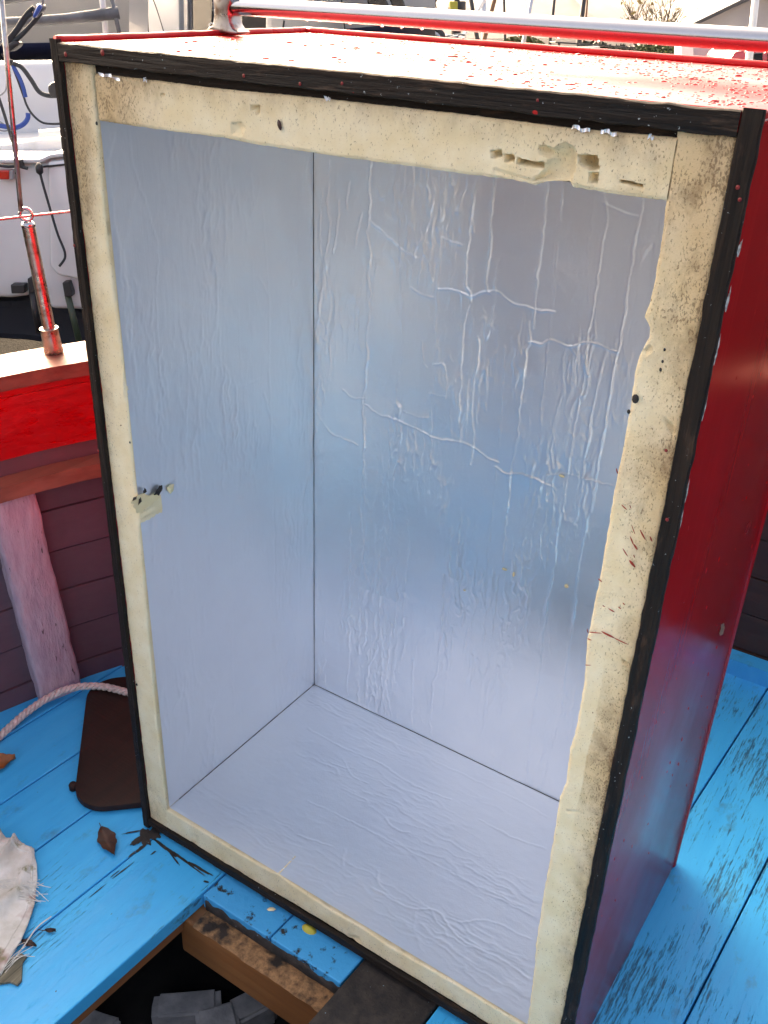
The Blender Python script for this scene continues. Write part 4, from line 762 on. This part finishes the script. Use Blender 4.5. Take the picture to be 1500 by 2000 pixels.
# ================================================================== SURROUNDINGS (world frame)
GZ = -1.15
def prism(poly, d0, depth, bev=.0, seg=2):                     # outline standing at distance d0, given real depth
    a = [at(px, py, d0) for px, py in poly]; b = [p + HEAD * depth for p in a]; return hull_vf(a, b, bev, seg)
g_ = 4000; make('ground', [(-g_, -g_, GZ), (g_, -g_, GZ), (g_, g_, GZ), (-g_, g_, GZ)], [(0, 1, 2, 3)], 'ground', None, TW, kind='structure')
q = [CAMW + HEAD * 14 + RGT * -60, CAMW + HEAD * 14 + RGT * 60, CAMW + HEAD * 220 + RGT * 300, CAMW + HEAD * 220 + RGT * -300]
make('yard', [(p[0], p[1], GZ + .02) for p in q], [(0, 1, 2, 3)], 'hard', None, TW, kind='structure')

# near white yacht, stern towards us
yd = 3.6; yb = at(40, 600, yd); yb[2] = GZ
ya = thing('white_yacht', 'white yacht propped ashore, its stern and cockpit facing the red box', 'yacht', yb, TW)
make('transom', *prism([(-420, 318), (78, 316), (100, 306), (240, 292), (250, 640), (160, 606), (97, 604), (88, 574), (20, 583), (-420, 560)], yd, 1.6, .02, 3), 'gelcoat', ya, smooth=True, autosm=40)
tr = make('transom_panel', *prism([(92, 316), (230, 300), (236, 548), (152, 546), (112, 538), (97, 520)], yd - .03, .05, .012, 3), 'gelcoat', ya, smooth=True, autosm=40)
make('slot', *prism([(84, 324), (240, 308), (240, 311), (84, 328)], yd - .034, .012), 'rubber', tr)
make('stern_moulding', *prism([(-420, 312), (76, 310), (98, 300), (250, 285), (250, 294), (100, 309), (78, 319), (-420, 321)], yd - .03, 1.6, .006), 'gelcoat', ya, smooth=True, autosm=40)
make('seat_moulding', *prism([(-420, 292), (20, 281), (95, 268), (240, 260), (240, 300), (-420, 310)], yd + .25, 1.0, .02, 3), 'gelcoat_dirty', ya, smooth=True, autosm=40)
make('cockpit_wall', *prism([(-420, 128), (20, 122), (240, 116), (250, 330), (-420, 330)], yd + .75, .5, .03, 3), 'gelcoat', ya, smooth=True, autosm=40)
a, b = at(78, 261, yd + .22), at(240, 250, yd + .22); make('grab_tube', *tube_vf([a, b], .014, 14), 'white_paint', ya, smooth=True)
make('hull_bottom', *prism([(-420, 572), (20, 586), (90, 580), (150, 606), (300, 640), (300, 730), (160, 690), (60, 668), (-420, 640)], yd + .25, 1.3, .03, 2), 'antifoul', ya)
lt = make('stern_light', *prism([(-8, 333), (17, 333), (17, 351), (-8, 351)], yd - .05, .05, .004), 'red_lens', ya); make('light_body', *prism([(17.5, 333), (25, 333), (25, 351), (17.5, 351)], yd - .045, .045, .003), 'panel_grey', lt)
for p in ([(53, 544), (64, 542), (66, 571), (56, 573)], [(121, 552), (134, 550), (141, 572), (141, 580), (126, 580)], [(20, 556), (48, 556), (48, 573), (22, 574)]): make('gudgeon', *prism(p, yd - .05, .04, .004), 'rubber', ya)
make('rudder_tube', *tube_vf([at(132, 575, yd - .03), at(158, 680, yd - .02)], .012, 10), 'pole_green', ya, smooth=True); make('rudder_tube', *tube_vf([at(62, 570, yd - .03), at(76, 650, yd - .02)], .011, 10), 'rubber', ya, smooth=True)
make('hatch_catch', *prism([(42, 299), (62, 299), (62, 303), (42, 303)], yd - .04, .03, .002), 'alloy', ya)
def cord(name, pts, r, mat, parent, d): return make(name, *tube_vf(spline([at(x, y, d + (p[0] if p else 0)) for x, y, *p in pts], 8), r, 7), mat, parent, smooth=True)
dk = yd + .55
cord('line', [(16, 122), (40, 130), (60, 155), (75, 178), (90, 186), (110, 187), (130, 184)], .009, 'rope_dark', ya, dk)
cord('line', [(22, 124), (36, 160), (46, 188), (52, 205), (62, 222), (80, 238), (100, 242), (130, 241)], .0045, 'rope_dark', ya, dk)
cord('line', [(25, 128), (38, 152), (45, 170), (50, 190)], .008, 'rope_blue', ya, dk); cord('line', [(55, 221), (54, 232), (45, 243), (30, 249), (10, 247), (-10, 244)], .0095, 'rope_blue', ya, dk)
cord('line', [(-10, 170), (4, 210), (20, 262), (34, 310), (38, 322)], .0055, 'rope_dark', ya, yd + .1); cord('line', [(-4, 236), (8, 243), (16, 252), (10, 256), (-4, 254)], .003, 'rope_grey', ya, dk); cord('line', [(-6, 190), (6, 182), (12, 172), (14, 140)], .003, 'rope_grey', ya, dk)
make('clutch', *prism([(92, 168), (100, 160), (118, 158), (120, 190), (100, 192), (93, 180)], dk - .03, .06, .01), 'rubber', ya)
cord('line', [(0, 323), (15, 325), (35, 324), (45, 327), (54, 329)], .006, 'rope_dark', ya, yd - .05); make('cleat', *prism([(33, 312), (39, 312), (42, 328), (32, 328)], yd - .06, .04, .003), 'rubber', ya)
cord('line', [(75, 318), (77, 332), (84, 360), (97, 405), (112, 455), (123, 482), (127, 495), (126, 506), (116, 520)], .0045, 'rope_dark', ya, yd - .07); make('knot', *lathe_vf([(.002, -.02), (.012, -.01), (.013, .012), (.004, .022)], at(77, 331, yd - .07), (0, 0, 1), 10), 'rubber', ya, smooth=True)
# pushpit rail and mainsheet of the near yacht
pu = yd + .2
make('pushpit_rail', *tube_vf([at(-40, 45, pu), at(40, 43, pu), at(130, 37, pu), at(232, 25, pu + .05)], [.016, .017, .0175, .021], 14), 'grey_tube', ya, smooth=True)
make('pushpit_rail', *tube_vf([at(-40, 6, pu + .1), at(30, -2, pu + .1), at(232, -40, pu + .1)], .014, 12), 'grey_tube', ya, smooth=True)
for (x0, y0), (x1, y1), r, mt in (((193, -60), (212, 110), .0105, 'white_paint'), ((212, -30), (243, 110), .008, 'grey_tube')): make('pushpit_post', *tube_vf([at(x0, y0, pu + .04), at(x1, y1, pu + .04)], r, 12), mt, ya, smooth=True)
bl = make('mainsheet_block', *prism([(68, 10), (76, 6), (83, 10), (82, 20), (72, 34), (65, 36), (61, 31), (64, 20)], yd - .1, .05, .006, 2), 'navy', ya, smooth=True, autosm=40); make('block_cheek', *prism([(73, 9), (79, 8), (81, 14), (69, 34), (63, 34), (65, 26)], yd - .115, .016, .004, 2), 'blue_plastic', bl, smooth=True)
for p in ([(66, 14), (50, 30), (30, 60), (10, 84), (4, 92)], [(80, 24), (70, 38), (45, 66), (25, 84), (15, 96)], [(64, 26), (52, 34), (34, 60), (14, 84)]): cord('sheet_rope', p, .0075, 'rope_dark', ya, yd - .08)
cord('sheet_rope', [(81, 8), (84, 2), (84, -60)], .004, 'rope_grey', ya, yd - .08); make('lower_block', *prism([(12, 86), (26, 80), (38, 82), (36, 90), (20, 102), (12, 98)], yd - .1, .05, .008), 'rubber', ya)
cord('backstay', [(6, 104), (16, 118), (24, 122)], .008, 'rope_dark', ya, yd - .05)

# cream hull behind
cb = at(100, 140, 7.0); cb[2] = GZ
ch = thing('cream_boat', 'large cream hulled boat with a navy waterline standing behind the white yacht', 'boat', cb, TW)
def hullskin(cols, d0, bulge, name, mat, par, th=.6):
    rows = []
    for px, py0, py1, dd in cols:
        for t in np.linspace(0, 1, 8): rows.append(at(px, py0 + (py1 - py0) * t, d0 + dd + bulge * (t ** 2)))
    rows = np.array(rows); back = rows + HEAD * th; n_ = len(cols); Fg = grid_faces(n_, 8); N_ = len(rows)
    per = [i * 8 for i in range(n_)] + [(n_ - 1) * 8 + j for j in range(1, 8)] + [i * 8 + 7 for i in range(n_ - 2, -1, -1)] + [j for j in range(6, 0, -1)]
    sk = np.array([(per[i], per[(i + 1) % len(per)], per[(i + 1) % len(per)] + N_, per[i] + N_) for i in range(len(per))])
    return make(name, np.vstack([rows, back]), np.vstack([Fg, Fg[:, ::-1] + N_, sk]), mat, par, smooth=True, autosm=40)
hullskin([(-520, -160, 96, .5), (-300, -160, 94, .2), (-100, -160, 90, .05), (60, -160, 88, 0), (160, -160, 86, .05), (252, -160, 84, .25)], 7.0, .35, 'hull', 'cream', ch)
hullskin([(-520, 90, 135, .82), (-100, 86, 132, .37), (60, 84, 128, .32), (160, 82, 126, .37), (252, 80, 124, .55)], 7.0, .25, 'waterline_band', 'navy', ch)
hullskin([(-520, 128, 330, 1.05), (60, 122, 320, .55), (252, 118, 300, .75)], 7.0, .8, 'hull_bottom', 'antifoul', ch)

# white motor cruiser with wheelhouse
mb = at(480, 100, 9.5); mb[2] = GZ
mc = thing('motor_cruiser', 'white motor cruiser with dark wheelhouse windows behind the steel handrail', 'boat', mb, TW)
make('cabin_side', *prism([(256, -260), (345, -260), (352, 90), (238, 92)], 9.4, 1.8, .03, 2), 'gelcoat', mc, smooth=True, autosm=40)
fr = make('wheelhouse', *prism([(348, -260), (560, -260), (545, 110), (352, 110)], 9.7, 1.6, .02), 'panel_grey', mc)
for p in ([(372, -200), (418, -200), (414, 80), (376, 80)], [(424, -200), (470, -200), (462, 80), (420, 80)], [(476, -200), (536, -200), (525, 80), (470, 80)]): make('window', *prism(p, 9.66, .03, .008), 'glass_dark', fr)
make('door_post', *prism([(346, -260), (366, -260), (368, 100), (350, 100)], 9.6, .12, .01), 'alloy', mc); make('door_post', *prism([(522, -260), (534, -260), (532, 100), (519, 100)], 9.6, .12, .01), 'alloy', mc)
lv = make('vent_louvre', *prism([(413, -30), (440, -30), (436, 24), (420, 26)], 9.5, .06, .01), 'white_paint', mc)
for k in range(7): make('slat', *prism([(415, -24 + k * 7), (437, -24 + k * 7), (437, -21 + k * 7), (415, -21 + k * 7)], 9.48, .03), 'panel_grey', lv)
hullskin([(530, -150, 66, 0), (620, -140, 64, 0), (700, -110, 58, .2), (790, -70, 48, .6), (850, -40, 40, 1.0)], 9.3, .25, 'hull', 'gelcoat', mc)
hullskin([(530, 62, 85, .22), (620, 60, 84, .22), (700, 54, 82, .42), (790, 45, 78, .8), (850, 38, 70, 1.2)], 9.3, .1, 'waterline_band', 'navy', mc); hullskin([(530, 82, 130, .35), (700, 80, 126, .5), (850, 68, 110, 1.3)], 9.3, .6, 'hull_bottom', 'antifoul', mc)
make('side_window', *prism([(702, -60), (730, -60), (762, 16), (720, 14)], 9.1, .3, .01), 'glass_dark', mc); make('side_window', *prism([(738, -60), (770, -60), (794, 18), (768, 17)], 9.1, .3, .01), 'glass_dark', mc)
cord('stay_wire', [(284, -60), (288, 30), (291, 90)], .007, 'rope_dark', mc, 9.3); cord('stay_wire', [(296, -10), (310, 30), (328, 90)], .005, 'rope_dark', mc, 9.3); cord('stay_wire', [(555, 40), (551, 70)], .008, 'rope_dark', mc, 9.2); cord('stay_wire', [(667, -10), (668, 10), (674, 60)], .007, 'rope_dark', mc, 9.1)
rg_ = [at(413 + 4.5 * math.cos(a), 50 + 5 * math.sin(a), 9.4) for a in np.linspace(0, 2 * math.pi, 17)]; make('ring', *tube_vf(rg_, .006, 6, False), 'white_paint', mc, smooth=True)

# added dark hull, out of view, to darken the reflection in the box side
nb_ = np.array([3.2, 4.2, GZ]); nbt = thing('unseen_dark_boat', 'unseen dark hull added off the stern for its reflection in the red box side', 'boat', nb_, TW)
hc = spline([(5.8, 1.0, 0), (4.6, 2.7, 0), (2.9, 3.9, 0), (.9, 4.9, 0)], 8); rows = []
for p in hc:
    for z, o in ((GZ + .1, .5), (GZ + .8, .12), (.2, 0), (.9, -.06), (1.75, -.14)): rows.append((p[0] + o * .55, p[1] + o * .8, z))
R0 = np.array(rows); R1 = R0 + [1.2, 1.7, 0]; ng = len(hc); G5 = grid_faces(ng, 5)
top_ = np.array([(i * 5 + 4, (i + 1) * 5 + 4, (i + 1) * 5 + 4 + len(R0), i * 5 + 4 + len(R0)) for i in range(ng - 1)])
make('hull', np.vstack([R0, R1]), np.vstack([G5, G5[:, ::-1] + len(R0), top_]), 'dark_hull', nbt, smooth=True, autosm=50)
make('rubbing_strake', *tube_vf([(p[0] - .07, p[1] - .1, 1.35) for p in hc], .05, 8), 'wood_pole', nbt, smooth=True)

# masts and posts in the yard: each a thing, standing on the ground
def post(name, x0, y0, x1, y1, d, r, mat, label, cat):
    a, b = at(x0, y0, d), at(x1, y1, d); dirv = (b - a) / np.linalg.norm(b - a); foot = a - dirv * ((GZ - a[2]) / -dirv[2]) if dirv[2] < 0 else a + dirv * ((GZ - a[2]) / dirv[2]); 
    tp_ = a if a[2] > b[2] else b; tp_ = tp_ + (tp_ - foot) / np.linalg.norm(tp_ - foot) * 1.2
    o = make(name, *tube_vf([foot, (foot + tp_) / 2, tp_], [r, r * .95, r * .8], 10), mat, None, TW, foot, smooth=True, label=label, cat=cat)
    make('foot_plate', *lathe_vf([(r * 2, 0), (r * 2, .03), (r * 1.2, .05)], foot, (0, 0, 1), 10), mat, o); return o
post('mast', 826, 0, 815, 18, 16, .045, 'white_paint', 'leaning white painted post beside the motor cruiser bow', 'post')
post('mast', 848, 0, 838, 18, 17, .05, 'dark_paint', 'leaning thick dark post beside the white leaning post', 'post')
post('mast', 849, 0, 853, 22, 19, .012, 'dark_paint', 'thin dark rod next to the thick dark post', 'post')
post('mast', 919, -5, 924, 26, 20, .045, 'dark_paint', 'dark upright post next to the yellow and black drum', 'post')
post('mast', 948, -5, 932, 24, 22, .045, 'white_paint', 'white pole leaning across a grey mast', 'pole')
post('mast', 944, -5, 946, 88, 24, .07, 'alloy', 'grey alloy mast standing between two leaning poles', 'mast')
post('mast', 967, -5, 959, 26, 22, .05, 'wood_pole', 'brown wooden pole leaning towards the grey mast', 'pole')
post('mast', 984, -5, 985, 28, 30, .04, 'dark_paint', 'thin dark mast in front of the hill peak dip', 'mast')
post('mast', 1040, -10, 1021, 92, 24, .05, 'alloy', 'tall grey alloy mast rising before the bushes', 'mast')
post('mast', 1083, -5, 1079, 34, 28, .045, 'dark_paint', 'dark mast in front of the bare hills', 'mast')
post('mast', 1141, -5, 1136, 38, 26, .065, 'dark_paint', 'thick dark mast between the hills and the bare tree', 'mast')
post('mast', 1145, 26, 1144, 38, 34, .04, 'wood_pole', 'short brown post beside the thick dark mast', 'post')
post('mast', 1477, -10, 1462, 125, 18, .065, 'white_paint', 'white post standing in front of the grey shed gable', 'post')
# drum on a stand
db = at(892, 90, 15); db[2] = GZ; dn = thing('drum_winch', 'yellow and black drum on a pedestal beside the masts', 'drum', db, TW)
c0 = at(892, 14, 15); make('drum', *lathe_vf([(.12, -.08), (.125, -.07), (.125, .06), (.12, .07)], c0, (0, 0, 1), 24), 'rubber', dn, smooth=True, autosm=40); make('drum_band', *prism([(878, 2), (894, 3), (894, 22), (879, 21)], 14.84, .05, .01), 'yellow', dn)
make('pedestal', *tube_vf([db, c0], .07, 10), 'dark_paint', dn); make('drum_top', *tube_vf([c0, c0 + [0, 0, .5]], .04, 10), 'dark_paint', dn)
# low sea wall, bushes, clutter in the yard
wl_ = make('sea_wall', *prism([(380, 66), (1900, 92), (1900, 118), (380, 104)], 48, .5), 'quay_wall', None, TW, at(900, 100, 48), label='low pale rendered wall closing off the far side of the yard', cat='wall')
def leafball(name, cx, cy, w, h, d, n_, mat, label, size=.07, seed=1):
    r2 = np.random.default_rng(seed); c0 = at(cx, cy, d); s = d / F_PX * 1.02; c0 = c0.copy(); P = r2.normal(0, 1, (n_, 3)); P /= np.linalg.norm(P, axis=1)[:, None]; P *= (r2.uniform(.35, 1, n_) ** .5)[:, None] * (1 + .35 * (fbm(P[:, 0] * 3 + 5, P[:, 2] * 3 + P[:, 1] * 2, seed, 2) - .5))[:, None]
    C0 = c0 + RGT * (P[:, :1] * w * s / 2) + HEAD * (P[:, 1:2] * w * s / 3) + np.array([0, 0, 1]) * (P[:, 2:] * h * s / 2)
    A = r2.normal(0, 1, (n_, 3)); A /= np.linalg.norm(A, axis=1)[:, None]; B = np.cross(A, r2.normal(0, 1, (n_, 3))); B /= np.linalg.norm(B, axis=1)[:, None]; q = size * r2.uniform(.5, 1.2, n_)[:, None]
    V = np.stack([C0 - A * q, C0 + B * q * .5, C0 + A * q, C0 - B * q * .5], 1).reshape(-1, 3); Fc = np.arange(4 * n_).reshape(-1, 4)
    base = c0.copy(); base[2] = GZ; o = thing(name, label, 'shrub', base, TW); make('crown', V, Fc, mat, o)
    make('stem', *join([tube_vf([base + RGT * (k * .15) , c0 + RGT * (k * w * s * .25)], .02, 6) for k in (-1, 0, 1)]), 'bark', o); return o
leafball('bush', 1020, 92, 80, 36, 30, 2600, 'bush_leaf', 'round yellow green bush in front of the pale wall', .06, 3)
leafball('hedge', 1160, 98, 70, 26, 27, 1500, 'bush_dark', 'dark low shrub beside the workbench', .06, 4)
leafball('hedge', 1215, 103, 50, 24, 26, 1300, 'bush_dark', 'small dark shrub beneath the workbench end', .06, 6)
leafball('hedge', 1285, 102, 110, 30, 27, 2600, 'bush_leaf', 'wide green hedge in front of the grey panels', .06, 5)
wb = at(1160, 110, 22); wb[2] = GZ; tb = thing('work_bench', 'long dark workbench with a pale board on it in the yard', 'bench', wb, TW)
make('bench_top', *prism([(1085, 81), (1240, 92), (1240, 95), (1085, 84)], 22, .8, .005), 'dark_paint', tb); make('pale_board', *prism([(1105, 92), (1170, 90), (1172, 93), (1106, 96)], 21.8, .3), 'sign_white', tb)
for x in (1092, 1230): make('leg', *tube_vf([at(x, 84 + (x - 1092) * .07, 22.2), at(x, 165, 22.2) * [1, 1, 0] + [0, 0, GZ]], .03, 8), 'dark_paint', tb)
for px, py, r, m_, lb in ((820, 74, .24, 'rubber', 'big black cable coil lying in the yard under the handrail'), (838, 76, .12, 'alloy', 'small bright metal coil leaning on the black cable coil')):
    c0 = at(px, py, 12); parts = [tube_vf([c0 + RGT * r * (1 + .04 * k) * math.cos(a) + np.array([0, 0, 1]) * r * .55 * math.sin(a) + HEAD * .05 * k for a in np.linspace(0, 2 * math.pi, 25)], .03, 6, False) for k in range(4)]
    bs = c0.copy(); bs[2] = GZ; o = thing('cable_coil', lb, 'coil', bs, TW); make('coil', *join(parts), m_, o, smooth=True); make('trestle', *box_vf(c0 * [1, 1, 0] + [-.25, -.2, GZ], c0 * [1, 1, 0] + [.25, .2, c0[2] - r * .55]), 'dark_paint', o)
prt = [tube_vf(spline([at(850 + random.uniform(0, 60), 72 + random.uniform(-6, 12), 13 + random.random()) for _ in range(6)], 6), .014, 5) for k in range(7)]
o = make('tangled_cables', *join(prt), 'rope_grey', None, TW, at(890, 95, 13), label='tangle of grey ropes heaped beside the cable coils', cat='ropes', smooth=True)
# white cabinets, red vehicle
def cab(p, d, dep, m_, lb): 
    b_ = at(p[0][0], p[2][1], d); o = make('cabinet', *prism(p, d, dep, .01), m_, None, TW, b_, label=lb, cat='cabinet'); return o
cab([(1331, 84), (1354, 85), (1354, 180), (1331, 180)], 24, .6, 'sign_white', 'pale cabinet next to the hedge end'); cab([(1354, 86), (1412, 88), (1412, 180), (1354, 180)], 24.5, .8, 'panel_grey', 'grey cabinet between the pale cabinet and the red van'); cab([(1412, 88), (1432, 90), (1432, 180), (1412, 180)], 24.2, .6, 'dark_paint', 'narrow black cabinet beside the red van')
vb = at(1520, 150, 21); vb[2] = GZ; vn = thing('red_van', 'red van parked beside the black cabinet near the shed', 'van', vb, TW)
make('body', *prism([(1428, 112), (1436, 101), (1452, 98), (1640, 96), (1648, 112), (1650, 178), (1424, 178), (1424, 130)], 21, 1.7, .04, 2), 'car_red', vn, smooth=True, autosm=40)
make('windscreen', *prism([(1464, 104), (1490, 103), (1490, 122), (1460, 122)], 20.96, .05, .01), 'glass_dark', vn); make('window', *prism([(1500, 103), (1560, 102), (1560, 122), (1500, 122)], 20.96, .05, .01), 'glass_dark', vn)
for x in (1464, 1604):
    c0 = at(x, 176, 20.95); c0[2] = GZ + .31; o = make('wheel', *lathe_vf([(.2, -.1), (.30, -.09), (.31, 0), (.30, .09), (.2, .1)], c0, HEAD, 20), 'rubber', vn, smooth=True, autosm=40); make('rim', *lathe_vf([(.17, -.12), (.19, -.1), (.19, .05)], c0, HEAD, 16), 'alloy', o)
# grey shed
sb = at(1560, 60, 34); sb[2] = GZ; sh = thing('grey_shed', 'grey rendered shed with a dark gable roof beyond the yard', 'building', sb, TW)
ap = at(1497, -22, 34); 
make('wall', *prism([(1366, 46), (1492, -12), (1640, 50), (1640, 150), (1366, 150)], 34, 9), 'render_wall', sh)
make('roof', *prism([(1352, 46), (1492, -22), (1650, 44), (1650, 52), (1492, -13), (1354, 52)], 33.6, 9.6), 'slate', sh)
make('door', *prism([(1520, 60), (1570, 62), (1570, 150), (1520, 150)], 33.95, .1), 'dark_paint', sh)
# bare winter tree
tb_ = at(1275, 90, 30); tb_[2] = GZ; tree = thing('bare_tree', 'bare winter tree with many upright branches left of the grey shed', 'tree', tb_, TW)
rt = random.Random(12); segs = []; lv_ = []
def grow(p, d, L, r, dep):
    n_ = 5; pts = [p]; q = p.copy(); dd = d.copy()
    for i in range(n_): dd = dd + np.array([rt.gauss(0, .10), rt.gauss(0, .10), rt.gauss(.05, .05)]); dd /= np.linalg.norm(dd); q = q + dd * L / n_; pts.append(q)
    segs.append((pts, np.linspace(r, r * .55, n_ + 1), 6 if r > .02 else 4))
    if dep == 0:
        for _ in range(2): lv_.append(q + np.array([rt.gauss(0, .12), rt.gauss(0, .12), rt.gauss(0, .12)]))
        return
    for k in range(3 if dep > 1 else 4):
        i = rt.randint(2, n_); a = rt.uniform(0, 2 * math.pi); sp = rt.uniform(.35, .75); nd = dd + sp * (RGT * math.cos(a) + HEAD * math.sin(a)) + np.array([0, 0, .15]); nd /= np.linalg.norm(nd); grow(pts[i], nd, L * rt.uniform(.55, .8), r * .5, dep - 1)
trunk_top = tb_ + np.array([0, 0, 1.7])
segs0 = [([tb_, tb_ + [0.03, 0, .8], trunk_top], [.16, .13, .12], 10)]
for k in range(9):
    a = k * 2 * math.pi / 9 + .3; nd = np.array([0, 0, 1.0]) + (.25 + .5 * (k % 3) / 2) * (RGT * math.cos(a) + HEAD * math.sin(a)); nd /= np.linalg.norm(nd); grow(trunk_top - [0, 0, .3], nd, 1.1, .05, 3)
make('trunk', *join([tube_vf(*s) for s in segs0]), 'bark', tree, smooth=True); make('branches', *join([tube_vf(p, r, s, False) for p, r, s in segs]), 'bark', tree, smooth=True)
LV = np.array(lv_)[::7]; n_ = len(LV); A = rg.normal(0, .035, (n_, 3)); B = rg.normal(0, .025, (n_, 3)); make('dry_leaves', np.stack([LV - A, LV + B, LV + A, LV - B], 1).reshape(-1, 3), np.arange(4 * n_).reshape(-1, 4), 'leaf_dry', tree, kind='stuff')
# far hills
nx, ny = 160, 24; U = np.linspace(-1, 1, nx); Vh = np.linspace(0, 1, ny); UU, VV = np.meshgrid(U, Vh, indexing='ij')
dist = 1500 + 900 * VV; lat = UU * 1500
pk = [(1050, -10, 60), (975, 14, 40), (1128, 12, 45), (1000, 4, 40), (1200, 30, 80), (1290, 40, 120), (860, 14, 120), (650, 0, 160), (380, -8, 150), (60, 0, 200), (1500, 44, 200)]
px = IW / 2 + UU * 1500 / 1950 * F_PX * 1.10; Hm = np.zeros_like(UU)
for cx, cy, w_ in pk: Hm = np.maximum(Hm, (70 - cy + 4) / F_PX * 2050 * np.exp(-np.abs((px - cx) / w_) ** 1.5))
prof = np.sin(np.pi * np.clip(VV, 0, 1)) ** .8; Zh = GZ - 2 + Hm * prof * (1 + .25 * (fbm(UU * 40, VV * 6, 3, 5) - .5)) + 4 * prof * (fbm(UU * 90, VV * 12, 9, 4) - .5)
P = CAMW + HEAD * dist[..., None] + RGT * lat[..., None]; P[..., 2] = Zh
make('hills', P.reshape(-1, 3), grid_faces(nx, ny)[:, ::-1], 'hill', None, TW, smooth=True, kind='structure')

# sea air: even haze round the whole place
hv = bpy.data.materials.new('haze'); hv.use_nodes = True; hn = hv.node_tree.nodes; hn.remove(hn['Principled BSDF']); pv = hn.new('ShaderNodeVolumePrincipled'); pv.inputs['Color'].default_value = (.95, .96, 1.0, 1); pv.inputs['Density'].default_value = .00008
hv.node_tree.links.new(pv.outputs[0], hn['Material Output'].inputs['Volume']); MATS['haze'] = hv
make('haze', *box_vf((-4200, -4200, GZ - 1.0), (4200, 4200, 150)), 'haze', None, TW, kind='stuff')
